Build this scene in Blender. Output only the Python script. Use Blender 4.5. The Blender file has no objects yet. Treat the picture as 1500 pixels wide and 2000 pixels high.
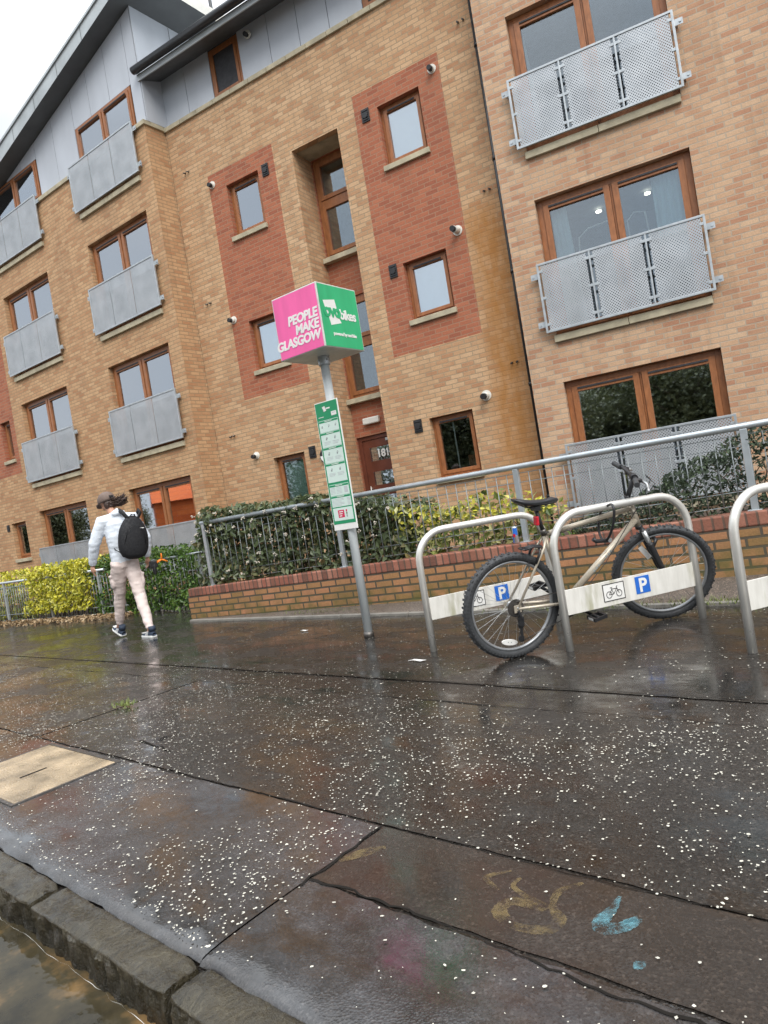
import bpy, math, random
import numpy as np
from mathutils import Matrix, Vector
from mathutils import noise as mnoise
random.seed(7); rng = np.random.default_rng(7)
SC = bpy.context.scene; COL = SC.collection
RAD = math.radians

# ------------------------------------------------------------------ camera, sky, sun, exposure
cam_d = bpy.data.cameras.new("camera"); cam = bpy.data.objects.new("camera", cam_d); COL.objects.link(cam)
cam_d.lens = 1350 / 2000 * 36; cam_d.sensor_width = 36; cam_d.sensor_fit = 'AUTO'
cam_d.clip_start = 0.05; cam_d.clip_end = 2000
H = 1.12; roll = RAD(9.3); pit = -math.atan(15 / 1350)
fw = Vector((0, math.cos(pit), math.sin(pit))); up0 = Vector((0, -math.sin(pit), math.cos(pit))); rt0 = Vector((1, 0, 0))
cr = rt0 * math.cos(roll) - up0 * math.sin(roll); cu = rt0 * math.sin(roll) + up0 * math.cos(roll)
cam.matrix_world = Matrix(((cr.x, cu.x, -fw.x, 0), (cr.y, cu.y, -fw.y, 0), (cr.z, cu.z, -fw.z, H), (0, 0, 0, 1)))
SC.camera = cam

SUN_EL, SUN_AZ = RAD(46), RAD(166)          # azimuth measured clockwise from +Y (towards the light)
w = bpy.data.worlds.new("World"); SC.world = w; w.use_nodes = True
nt = w.node_tree; nt.nodes.clear()
N = nt.nodes.new; Lk = nt.links.new
out = N('ShaderNodeOutputWorld'); bg = N('ShaderNodeBackground'); sky = N('ShaderNodeTexSky')
sky.sky_type = 'NISHITA'; sky.sun_disc = False; sky.sun_elevation = SUN_EL; sky.sun_rotation = SUN_AZ
sky.air_density = 1.0; sky.dust_density = 2.0
tc = N('ShaderNodeTexCoord'); no = N('ShaderNodeTexNoise'); no.inputs['Scale'].default_value = 2.2; no.inputs['Detail'].default_value = 5
rp = N('ShaderNodeValToRGB'); rp.color_ramp.elements[0].position = .36; rp.color_ramp.elements[1].position = .66
rp.color_ramp.elements[0].color = (8.4, 9.4, 10.4, 1); rp.color_ramp.elements[1].color = (10.8, 11.0, 11.2, 1)
mx = N('ShaderNodeMix'); mx.data_type = 'RGBA'; mx.inputs[0].default_value = .88
Lk(tc.outputs['Generated'], no.inputs['Vector']); Lk(no.outputs['Fac'], rp.inputs['Fac'])
sx = N('ShaderNodeSeparateXYZ'); Lk(tc.outputs['Generated'], sx.inputs[0])
gr = N('ShaderNodeMapRange'); gr.inputs[1].default_value = .5; gr.inputs[2].default_value = 1; gr.inputs[3].default_value = .56; gr.inputs[4].default_value = 1.9; Lk(sx.outputs[2], gr.inputs[0])
ml = N('ShaderNodeVectorMath'); ml.operation = 'SCALE'; Lk(mx.outputs[2], ml.inputs[0]); Lk(gr.outputs[0], ml.inputs[3])
Lk(sky.outputs['Color'], mx.inputs[6]); Lk(rp.outputs['Color'], mx.inputs[7])
Lk(ml.outputs[0], bg.inputs['Color']); bg.inputs['Strength'].default_value = .1; Lk(bg.outputs[0], out.inputs['Surface'])

sun_d = bpy.data.lights.new("sun", 'SUN'); sun = bpy.data.objects.new("sun", sun_d); COL.objects.link(sun)
sun_d.energy = 1.3; sun_d.angle = RAD(35); sun_d.color = (1, .96, .9)
sd = Vector((math.sin(SUN_AZ) * math.cos(SUN_EL), math.cos(SUN_AZ) * math.cos(SUN_EL), math.sin(SUN_EL)))
sun.rotation_euler = sd.to_track_quat('Z', 'Y').to_euler()
SC.view_settings.view_transform = 'Standard'; SC.view_settings.look = 'None'; SC.view_settings.gamma = 1
SC.view_settings.exposure = 0.92
SC.cycles.max_bounces = 8; SC.cycles.transparent_max_bounces = 24
try: SC.cycles.use_denoising = True
except Exception: pass

# ------------------------------------------------------------------ mesh builder
class MB:
    def __init__(s): s.v = []; s.f = []; s.m = []; s.s = []
    def add(s, vs, fs, mat=0, smooth=False, M=None):
        o = len(s.v)
        if M is not None: vs = [tuple(M @ Vector(p)) for p in vs]
        s.v += [tuple(p) for p in vs]
        for q in fs: s.f.append([i + o for i in q]); s.m.append(mat); s.s.append(smooth)
    def box(s, x0, x1, y0, y1, z0, z1, mat=0, M=None):
        s.add([(x0,y0,z0),(x1,y0,z0),(x1,y1,z0),(x0,y1,z0),(x0,y0,z1),(x1,y0,z1),(x1,y1,z1),(x0,y1,z1)],
              [(0,3,2,1),(4,5,6,7),(0,1,5,4),(1,2,6,5),(2,3,7,6),(3,0,4,7)], mat, False, M)
    def prism(s, poly, y0, y1, mat=0, M=None, axis='y'):
        n = len(poly)
        if axis == 'y': vs = [(a, y0, b) for a, b in poly] + [(a, y1, b) for a, b in poly]
        elif axis == 'z': vs = [(a, b, y0) for a, b in poly] + [(a, b, y1) for a, b in poly]
        else: vs = [(y0, a, b) for a, b in poly] + [(y1, a, b) for a, b in poly]
        s.add(vs, [tuple(range(n)), tuple(range(2*n-1, n-1, -1))] + [(i, i+n, (i+1) % n + n, (i+1) % n) for i in range(n)], mat, False, M)
    def tube(s, path, r, n=10, mat=0, closed=False, cap=True, smooth=True, M=None, flat=1.0):
        P = [Vector(p) for p in path]; k = len(P)
        R = r if isinstance(r, (list, tuple)) else [r] * k
        T = []
        for i in range(k):
            a = P[(i-1) % k] if (closed or i > 0) else P[i]; b = P[(i+1) % k] if (closed or i < k-1) else P[i]
            t = b - a; T.append(t.normalized() if t.length > 1e-9 else Vector((0, 0, 1)))
        ref = Vector((0, 0, 1)) if abs(T[0].z) < .9 else Vector((1, 0, 0))
        u = (ref - T[0] * ref.dot(T[0])).normalized(); vs = []
        for i in range(k):
            u = u - T[i] * u.dot(T[i])
            u = u.normalized() if u.length > 1e-6 else T[i].orthogonal().normalized()
            v = T[i].cross(u)
            for j in range(n):
                a = 2 * math.pi * j / n
                vs.append(P[i] + u * (R[i] * math.cos(a)) + v * (R[i] * flat * math.sin(a)))
        fs = []
        for i in range(k if closed else k - 1):
            i2 = (i + 1) % k
            for j in range(n): fs.append((i*n+j, i*n+(j+1) % n, i2*n+(j+1) % n, i2*n+j))
        s.add(vs, fs, mat, smooth, M)
        if cap and not closed:
            o = len(s.v) - len(vs)
            s.f.append([o + j for j in range(n-1, -1, -1)]); s.m.append(mat); s.s.append(False)
            s.f.append([o + (k-1)*n + j for j in range(n)]); s.m.append(mat); s.s.append(False)
    def ell(s, c, r, mat=0, nu=14, nv=9, M=None, z0=-1., z1=1.):
        vs = []; fs = []
        for i in range(nv + 1):
            a = math.asin(max(-1, min(1, z0))) + (math.asin(max(-1, min(1, z1))) - math.asin(max(-1, min(1, z0)))) * i / nv
            for j in range(nu):
                b = 2 * math.pi * j / nu
                vs.append((c[0] + r[0]*math.cos(a)*math.cos(b), c[1] + r[1]*math.cos(a)*math.sin(b), c[2] + r[2]*math.sin(a)))
        for i in range(nv):
            for j in range(nu): fs.append((i*nu+j, i*nu+(j+1) % nu, (i+1)*nu+(j+1) % nu, (i+1)*nu+j))
        fs.append(tuple(range(nu-1, -1, -1))); fs.append(tuple(nv*nu + j for j in range(nu)))
        s.add(vs, fs, mat, True, M)
    def disc(s, c, r, h, axis='y', n=20, mat=0, M=None):
        p = [(r*math.cos(2*math.pi*i/n), r*math.sin(2*math.pi*i/n)) for i in range(n)]
        if axis == 'y': s.prism([(c[0]+a, c[2]+b) for a, b in p], c[1]-h/2, c[1]+h/2, mat, M, 'y')
        elif axis == 'z': s.prism([(c[0]+a, c[1]+b) for a, b in p], c[2]-h/2, c[2]+h/2, mat, M, 'z')
        else: s.prism([(c[1]+a, c[2]+b) for a, b in p], c[0]-h/2, c[0]+h/2, mat, M, 'x')
    def plate(s, x0, x1, z0, z1, holes, y0, y1, mat=0, panels=(), outer=True, hmat=None):
        """front face at y0 with rectangular holes whose sides run back to y1"""
        xs = sorted({x0, x1} | {q for h in list(holes)+[p[0] for p in panels] for q in h[:2] if x0 < q < x1})
        zs = sorted({z0, z1} | {q for h in list(holes)+[p[0] for p in panels] for q in h[2:4] if z0 < q < z1})
        ins = lambda h, a, b: h[0] < a < h[1] and h[2] < b < h[3]
        for i in range(len(xs)-1):
            for j in range(len(zs)-1):
                a, b = (xs[i]+xs[i+1])/2, (zs[j]+zs[j+1])/2
                if any(ins(h, a, b) for h in holes): continue
                mm = mat
                for p, pm in panels:
                    if ins(p, a, b): mm = pm
                s.add([(xs[i],y0,zs[j]),(xs[i+1],y0,zs[j]),(xs[i+1],y0,zs[j+1]),(xs[i],y0,zs[j+1])], [(0,1,2,3)], mm)
        hm = mat if hmat is None else hmat
        for h in holes:
            a, b, c, d = max(h[0], x0), min(h[1], x1), max(h[2], z0), min(h[3], z1)
            mm = hm
            for p, pm in panels:
                if hmat is None and p[0] < (a+b)/2 < p[1] and p[2] < (c+d)/2 < p[3]: mm = pm
            s.add([(a,y0,c),(b,y0,c),(b,y0,d),(a,y0,d),(a,y1,c),(b,y1,c),(b,y1,d),(a,y1,d)], [(0,4,5,1),(1,5,6,2),(2,6,7,3),(3,7,4,0)], mm)
        if outer:
            s.add([(x0,y0,z0),(x1,y0,z0),(x1,y0,z1),(x0,y0,z1),(x0,y1,z0),(x1,y1,z0),(x1,y1,z1),(x0,y1,z1)], [(0,1,5,4),(1,2,6,5),(2,3,7,6),(3,0,4,7)], mat)
    def mesh(s, name, mats):
        me = bpy.data.meshes.new(name); me.from_pydata(s.v, [], s.f); me.update()
        for m in mats: me.materials.append(m)
        me.polygons.foreach_set('material_index', s.m); me.polygons.foreach_set('use_smooth', s.s)
        return me

WM = {}
def link(name, me, parent=None, M=None):
    o = bpy.data.objects.new(name, me); COL.objects.link(o)
    M = M if M is not None else (WM[parent] if parent else Matrix())
    WM[o] = M.copy()
    if parent: o.parent = parent; o.matrix_basis = WM[parent].inverted() @ M
    else: o.matrix_basis = M
    return o
def part(name, mb, mats, parent, M=None, bevel=0, **k):
    o = link(name, mb if not isinstance(mb, MB) else mb.mesh(name, mats if isinstance(mats, (list, tuple)) else [mats]), parent, M)
    if bevel:
        b = o.modifiers.new('bevel', 'BEVEL'); b.width = bevel; b.segments = 2; b.limit_method = 'ANGLE'; b.angle_limit = RAD(40)
    for a, c in k.items(): o[a] = c
    return o
def tag(o, label, cat, group=None):
    o['label'] = label; o['category'] = cat
    if group: o['group'] = group
    return o
def thing(name, label, cat, M=None, group=None): return tag(link(name, None, None, M if M is not None else Matrix()), label, cat, group)
def structure(name, mb, mats, M=None, kind='structure', **k):
    o = part(name, mb, mats, None, M, **k); o['kind'] = kind; return o
def copy_tree(o, M, label=None):
    base = WM[o]
    def cp(a, par, Mw):
        b = a.copy(); COL.objects.link(b); WM[b] = Mw
        if par: b.parent = par; b.matrix_basis = WM[par].inverted() @ Mw
        else: b.matrix_basis = Mw
        for ch in [c for c in WM if c.parent == a]: cp(ch, b, M @ base.inverted() @ WM[ch])
        return b
    r = cp(o, None, M)
    if label: r['label'] = label
    return r
def frame(x, y, ang, z=0): return Matrix.Translation((x, y, z)) @ Matrix.Rotation(-RAD(ang), 4, 'Z')
def text_mesh(body, size, depth=.001, bold=0, shear=0, align='LEFT', spacing=1.0, line=1.0, mats=()):
    cu_ = bpy.data.curves.new('lettering', 'FONT'); cu_.body = body; cu_.size = size; cu_.extrude = depth; cu_.offset = bold
    cu_.shear = shear; cu_.align_x = align; cu_.space_character = spacing; cu_.space_line = line; cu_.resolution_u = 3
    o = bpy.data.objects.new('lettering', cu_); COL.objects.link(o)
    dg = bpy.context.evaluated_depsgraph_get(); me = bpy.data.meshes.new_from_object(o.evaluated_get(dg))
    bpy.data.objects.remove(o); bpy.data.curves.remove(cu_)
    me.materials.clear()
    for m in mats: me.materials.append(m)
    return me
XZ = Matrix.Rotation(RAD(90), 4, 'X')      # text lying in the XY plane stands up in XZ, facing -Y

# ------------------------------------------------------------------ materials
def newmat(name):
    m = bpy.data.materials.new(name); m.use_nodes = True; t = m.node_tree
    return m, t, t.nodes['Principled BSDF']
def nn(t, kind, **k):
    n = t.nodes.new(kind)
    for a, b in k.items():
        if a in n.inputs: n.inputs[a].default_value = b
        else: setattr(n, a, b)
    return n
def coords(t, xz=False):
    c = t.nodes.new('ShaderNodeTexCoord')
    if not xz: return c.outputs['Object']
    sp = t.nodes.new('ShaderNodeSeparateXYZ'); t.links.new(c.outputs['Object'], sp.inputs[0])
    ad = nn(t, 'ShaderNodeMath', operation='ADD'); t.links.new(sp.outputs[0], ad.inputs[0]); t.links.new(sp.outputs[1], ad.inputs[1])
    cb = t.nodes.new('ShaderNodeCombineXYZ'); t.links.new(ad.outputs[0], cb.inputs[0]); t.links.new(sp.outputs[2], cb.inputs[1])
    return cb.outputs[0]
def noise(t, vec, scale, detail=4, rough=.55, stretch=None):
    if stretch:
        mp = t.nodes.new('ShaderNodeMapping'); mp.inputs['Scale'].default_value = stretch; t.links.new(vec, mp.inputs['Vector']); vec = mp.outputs[0]
    n = nn(t, 'ShaderNodeTexNoise', Scale=scale, Detail=detail, Roughness=rough); t.links.new(vec, n.inputs['Vector']); return n.outputs['Fac']
def ramp(t, fac, stops):
    r = t.nodes.new('ShaderNodeValToRGB'); e = r.color_ramp.elements
    while len(e) < len(stops): e.new(.5)
    for i, (p, c) in enumerate(stops): e[i].position = p; e[i].color = c if len(c) == 4 else (*c, 1)
    t.links.new(fac, r.inputs['Fac']); return r.outputs['Color']
def mixc(t, fac, a, b, mode='MIX'):
    m = t.nodes.new('ShaderNodeMix'); m.data_type = 'RGBA'; m.blend_type = mode
    for i, x in ((0, fac), (6, a), (7, b)):
        if hasattr(x, 'links'): t.links.new(x, m.inputs[i])
        else: m.inputs[i].default_value = x if i == 0 else (x if len(x) == 4 else (*x, 1))
    return m.outputs[2]
def maprange(t, v, a, b, c, d):
    m = nn(t, 'ShaderNodeMapRange'); t.links.new(v, m.inputs[0])
    for i, x in enumerate((a, b, c, d)): m.inputs[i+1].default_value = x
    return m.outputs[0]
def mth(t, op, a, b=0):
    m = nn(t, 'ShaderNodeMath', operation=op)
    for i, x in enumerate((a, b)):
        if hasattr(x, 'links'): t.links.new(x, m.inputs[i])
        else: m.inputs[i].default_value = x
    return m.outputs[0]
def bump(t, p, h, strength=.3, dist=.01):
    b = nn(t, 'ShaderNodeBump', Strength=strength, Distance=dist); t.links.new(h, b.inputs['Height']); t.links.new(b.outputs[0], p.inputs['Normal'])

def simple(name, col, rough=.5, metal=0, var=.15, scale=8, bmp=0, bscale=40, spec=.5, stretch=None, coat=0):
    m, t, p = newmat(name); p.inputs['Roughness'].default_value = rough; p.inputs['Metallic'].default_value = metal
    p.inputs['Specular IOR Level'].default_value = spec; p.inputs['Coat Weight'].default_value = coat
    v = coords(t); f = noise(t, v, scale, 5, stretch=stretch)
    lo = tuple(max(0, c*(1-var)) for c in col); hi = tuple(min(1, c*(1+var)) for c in col)
    t.links.new(ramp(t, f, [(.3, lo), (.7, hi)]), p.inputs['Base Color'])
    t.links.new(maprange(t, noise(t, v, scale*2.3, 3), .3, .7, rough*.8, min(1, rough*1.2)), p.inputs['Roughness'])
    if bmp: bump(t, p, noise(t, v, bscale, 5), bmp, .01)
    return m

def brick(name, c1, c2, c3, mortar, bw=.225, rh=.075, ms=.009, offset_x=0, stain=None, dirt=.25, moss=None, rough=.8, bs=.5):
    m, t, p = newmat(name); v = coords(t, True)
    mp = t.nodes.new('ShaderNodeMapping'); mp.inputs['Location'].default_value = (offset_x + 40.5, 3, 0); t.links.new(v, mp.inputs[0])
    b = nn(t, 'ShaderNodeTexBrick', Scale=1.0, **{'Mortar Size': ms, 'Mortar Smooth': .15, 'Bias': 0., 'Brick Width': bw, 'Row Height': rh})
    b.offset = .5; t.links.new(mp.outputs[0], b.inputs['Vector'])
    b.inputs['Color1'].default_value = (0, 0, 0, 1); b.inputs['Color2'].default_value = (1, 1, 1, 1); b.inputs['Mortar'].default_value = (.5, .5, .5, 1)
    # patchy drift across the wall mixes with the per-brick value
    big = noise(t, v, 1.1, 3, .6); mid = noise(t, v, 5.5, 4, .6, (1, 2.4, 1))
    val = mth(t, 'ADD', mth(t, 'MULTIPLY', b.outputs['Color'], .44), mth(t, 'ADD', mth(t, 'MULTIPLY', big, .26), mth(t, 'MULTIPLY', mid, .30)))
    col = ramp(t, val, [(.27, c3), (.48, c1), (.76, c2)])
    fine = noise(t, v, 60, 3, .7)
    col = mixc(t, 1.0, col, ramp(t, fine, [(.3, (.8, .8, .8)), (.7, (1.15, 1.12, 1.1))]), 'MULTIPLY')
    mor = mixc(t, fine, tuple(c*.8 for c in mortar), mortar)
    col = mixc(t, b.outputs['Fac'], col, mor)
    drt = noise(t, v, .8, 5, .62, (1.6, .55, 1))
    col = mixc(t, maprange(t, drt, .48, .75, 0, dirt), col, (.16, .10, .065))
    col = mixc(t, maprange(t, noise(t, v, 1.0, 5, .6, (5, .22, 1)), .52, .74, 0, dirt*.9), col, (.17, .11, .07))
    if stain:       # rust coloured run-off below a leaking outlet: (x centre, half width, top z, fade)
        x0, hw, zt, zb = stain
        sp = t.nodes.new('ShaderNodeSeparateXYZ'); t.links.new(v, sp.inputs[0])
        wob = mth(t, 'ADD', sp.outputs[0], mth(t, 'MULTIPLY', mth(t, 'SUBTRACT', noise(t, v, 1.7, 4, .6, (1, .5, 1)), .5), .35))
        dx = mth(t, 'ABSOLUTE', mth(t, 'SUBTRACT', wob, x0))
        mk = mth(t, 'MULTIPLY', maprange(t, dx, hw*.35, hw, 1, 0), maprange(t, sp.outputs[1], zt-.5, zt, 1, 0))
        mk = mth(t, 'MULTIPLY', mk, maprange(t, sp.outputs[1], zb-1.0, zb+1.2, .45, 1))
        mk = mth(t, 'MULTIPLY', mk, maprange(t, noise(t, v, 3.5, 5, .65, (2, .6, 1)), .3, .6, .45, 1))
        col = mixc(t, mth(t, 'MULTIPLY', mk, .85), col, (.36, .155, .035))
    if moss:
        sp2 = t.nodes.new('ShaderNodeSeparateXYZ'); t.links.new(v, sp2.inputs[0])
        mk = mth(t, 'MULTIPLY', maprange(t, sp2.outputs[1], .02, moss, 1, 0), maprange(t, noise(t, v, 6, 4), .35, .62, 0, .75))
        col = mixc(t, mk, col, (.10, .105, .03))
    t.links.new(col, p.inputs['Base Color']); p.inputs['Roughness'].default_value = rough; p.inputs['Specular IOR Level'].default_value = .3
    hgt = mth(t, 'ADD', mth(t, 'MULTIPLY', mth(t, 'SUBTRACT', 1, b.outputs['Fac']), 1.0), mth(t, 'MULTIPLY', fine, .35))
    bump(t, p, hgt, bs, .008); return m

BUFF = ((.51, .315, .175), (.60, .40, .24), (.42, .22, .118))
M_buffC = brick('brick_buff', *BUFF, (.40, .29, .18), stain=(1.60, .50, 5.85, 1.0))
M_buffL = brick('brick_tan', (.50, .30, .162), (.57, .365, .205), (.41, .215, .112), (.37, .255, .145), offset_x=.1)
M_buffR = brick('brick_pinkish_buff', (.50, .31, .19), (.58, .40, .26), (.42, .215, .13), (.46, .36, .265), offset_x=.06, dirt=.3)
M_red = brick('brick_red', (.37, .125, .068), (.42, .155, .085), (.30, .10, .058), (.38, .20, .125), offset_x=.03, dirt=.15)
M_wallb = brick('brick_garden_wall', (.42, .215, .10), (.50, .23, .125), (.30, .175, .07), (.10, .085, .065), ms=.011, moss=.26, dirt=.35, rough=.55, bs=.8)
M_coping = brick('brick_on_edge', (.33, .125, .085), (.42, .20, .14), (.19, .09, .065), (.14, .09, .07), bw=.078, rh=.4, ms=.009, dirt=.4, rough=.55, bs=.8)
M_sill = simple('cast_stone', (.42, .37, .26), .8, 0, .25, 5, .3, 60)
M_clad = simple('grey_cladding', (.47, .50, .55), .45, 0, .10, 1.2, .05, 3, stretch=(1, 1, .4))
M_dark = simple('dark_joint', (.04, .04, .045), .7)
M_zinc = simple('zinc_flashing', (.42, .45, .46), .45, .3, .18, 1.5)
M_soffit = simple('grey_soffit', (.10, .105, .11), .6, 0, .12, 2)
M_gutter = simple('black_gutter', (.02, .021, .023), .35)
M_wood = simple('stained_timber', (.30, .115, .042), .38, 0, .22, 7, .08, 60, stretch=(3, 3, 1))
M_door = simple('dark_red_timber', (.13, .038, .022), .35, 0, .2, 6)
M_galv = simple('galvanised_steel', (.44, .47, .49), .42, .55, .15, 9)
M_galvd = simple('weathered_wire', (.26, .285, .29), .5, .4, .2, 9)
M_rail = simple('galvanised_rail', (.50, .54, .56), .38, .6, .12, 7)
M_stain = simple('brushed_stainless', (.74, .72, .67), .33, .6, .10, 5)
M_black = simple('black_plastic', (.018, .018, .02), .45)
M_rubber = simple('tyre_rubber', (.042, .044, .047), .62, 0, .2, 30, .3, 120)
M_white = simple('white_plastic', (.78, .77, .74), .4, 0, .05, 6)
M_offw = simple('off_white_paint', (.70, .68, .62), .45, 0, .12, 5)
M_board, t, p = newmat('weathered_white_board'); v = coords(t)
bc = ramp(t, noise(t, v, 4, 5, .6, (4, 4, .8)), [(.3, (.58, .56, .51)), (.65, (.76, .74, .69))])
bc = mixc(t, maprange(t, noise(t, v, 2.6, 5, .65, (3.2, 3, .5)), .54, .72, 0, .75), bc, (.30, .29, .16)); t.links.new(bc, p.inputs['Base Color']); p.inputs['Roughness'].default_value = .4
M_blue = simple('sign_blue', (.02, .14, .55), .35, 0, .06)
M_green = simple('sign_green', (.03, .40, .17), .35, 0, .12, 3, stretch=(3, 3, .5))
M_pink = simple('sign_pink', (.82, .12, .35), .35, 0, .10, 3, stretch=(3, 3, .5))
M_pgreen = simple('panel_green', (.02, .27, .12), .35, 0, .05, 4)
M_mint = simple('panel_mint', (.62, .74, .68), .35, 0, .05, 4)
M_ink = simple('grey_print', (.30, .33, .33), .5)
M_inkl = simple('pale_print', (.52, .55, .56), .5)
M_redp = simple('red_print', (.62, .03, .10), .5)
M_redl = simple('red_lens', (.55, .015, .03), .25)
M_alu = simple('bare_aluminium', (.55, .56, .56), .35, .8, .1, 10)
M_rim = simple('dull_rim', (.34, .35, .36), .4, .6, .1, 10)
M_tubes = simple('champagne_paint', (.50, .44, .35), .32, .35, .08, 10)
M_steel = simple('greasy_steel', (.14, .13, .12), .4, .8, .3, 30)
M_curt = simple('curtain_cloth', (.55, .66, .70), .9, 0, .1, 3)
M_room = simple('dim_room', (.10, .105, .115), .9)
M_roomd = simple('reflection_tinted_room', (.16, .165, .13), .9)  # olive lift in the room colour stands in for mirrored trees
M_blind = simple('pale_blind', (.90, .93, .92), .8, 0, .05, 2)
M_blindg = simple('green_blind', (.52, .66, .52), .8, 0, .05, 2)
M_frost = simple('frosted_film', (.40, .46, .45), .8, 0, .06, 2)

def emit(name, col, s):
    m, t, p = newmat(name); p.inputs['Emission Color'].default_value = (*col, 1); p.inputs['Emission Strength'].default_value = s; return m
M_lamp = emit('lit_downlight', (1, .9, .7), 6)

def glass(name, base=.16, tint=(.86, .92, .92)):
    m, t, p = newmat(name); t.nodes.remove(p); o = t.nodes['Material Output']
    tr = t.nodes.new('ShaderNodeBsdfTransparent'); tr.inputs[0].default_value = (*tint, 1)
    gl = nn(t, 'ShaderNodeBsdfGlossy', Roughness=.02); gl.inputs['Color'].default_value = (.86, .92, 1, 1)
    fr = nn(t, 'ShaderNodeFresnel', IOR=1.5); f = mth(t, 'ADD', mth(t, 'MULTIPLY', fr.outputs[0], 1 - base), base)
    mx_ = t.nodes.new('ShaderNodeMixShader'); t.links.new(f, mx_.inputs[0]); t.links.new(tr.outputs[0], mx_.inputs[1]); t.links.new(gl.outputs[0], mx_.inputs[2])
    t.links.new(mx_.outputs[0], o.inputs['Surface']); return m
M_glass = glass('window_glass', .42)
M_glassr = glass('coated_glass', .13)
M_glassm = glass('mirror_like_glass', .5); M_glasso = glass('tree_mirroring_glass', .42); M_glassc = glass('clear_glass', .06)

def perforated(name, pitch=.026, r=.0078):
    m, t, p = newmat(name); o = t.nodes['Material Output']
    p.inputs['Base Color'].default_value = (.46, .48, .50, 1); p.inputs['Metallic'].default_value = .45; p.inputs['Roughness'].default_value = .42
    v = coords(t); f = noise(t, v, 3, 4)
    t.links.new(ramp(t, f, [(.3, (.40, .42, .44)), (.7, (.52, .54, .56))]), p.inputs['Base Color'])
    v2 = coords(t, True); vo = nn(t, 'ShaderNodeTexVoronoi', Scale=1/pitch, Randomness=0.0); vo.voronoi_dimensions = '2D'
    mp = t.nodes.new('ShaderNodeMapping'); mp.inputs['Rotation'].default_value = (0, 0, RAD(45)); t.links.new(v2, mp.inputs[0]); t.links.new(mp.outputs[0], vo.inputs['Vector'])
    hole = mth(t, 'LESS_THAN', vo.outputs['Distance'], r/pitch)
    tr = t.nodes.new('ShaderNodeBsdfTransparent'); mx_ = t.nodes.new('ShaderNodeMixShader')
    t.links.new(hole, mx_.inputs[0]); t.links.new(p.outputs[0], mx_.inputs[1]); t.links.new(tr.outputs[0], mx_.inputs[2]); t.links.new(mx_.outputs[0], o.inputs['Surface']); return m
M_perf = perforated('perforated_sheet', .030, .0088)
M_perff = perforated('finely_perforated_sheet', .012, .0032)

def leafmat(name, stops, rough=.38, trans=.25):
    m, t, p = newmat(name); g = t.nodes.new('ShaderNodeNewGeometry')
    c = ramp(t, g.outputs['Random Per Island'], stops); t.links.new(c, p.inputs['Base Color']); p.inputs['Roughness'].default_value = rough
    tl = t.nodes.new('ShaderNodeBsdfTranslucent'); t.links.new(c, tl.inputs[0]); mx_ = nn(t, 'ShaderNodeMixShader', Fac=trans)
    t.links.new(p.outputs[0], mx_.inputs[1]); t.links.new(tl.outputs[0], mx_.inputs[2]); t.links.new(mx_.outputs[0], t.nodes['Material Output'].inputs['Surface']); return m
M_leafd = leafmat('dark_evergreen_leaf', [(0, (.040, .058, .022)), (.45, (.088, .118, .050)), (.8, (.15, .185, .085)), (.93, (.13, .10, .03)), (1, (.20, .20, .11))])
M_leafy = leafmat('yellow_variegated_leaf', [(0, (.16, .19, .015)), (.35, (.45, .43, .03)), (.8, (.70, .64, .06)), (1, (.80, .75, .25))])
M_leafv = leafmat('cream_edged_leaf', [(0, (.05, .09, .02)), (.5, (.20, .24, .05)), (1, (.58, .55, .25))])
M_leafg = leafmat('bright_green_leaf', [(0, (.02, .055, .008)), (.5, (.06, .13, .014)), (1, (.16, .25, .04))])
M_leafk = leafmat('deep_green_needle', [(0, (.018, .030, .017)), (.6, (.042, .066, .034)), (1, (.08, .11, .055))], .7, .15)
M_leaft = leafmat('spring_tree_leaf', [(0, (.07, .08, .03)), (1, (.19, .20, .09))])
M_dry = leafmat('dry_leaf', [(0, (.15, .085, .035)), (.6, (.33, .22, .11)), (1, (.48, .37, .24))], .7, .1)
M_grass = leafmat('grass_blade', [(0, (.07, .10, .02)), (1, (.24, .28, .06))])
M_flower = simple('white_flower', (.55, .50, .42), .8, 0, .15, 30)
M_twig = simple('twig_bark', (.10, .07, .045), .85)
M_fleck = simple('white_fleck', (.55, .52, .44), .55, 0, .25, 30)

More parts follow.
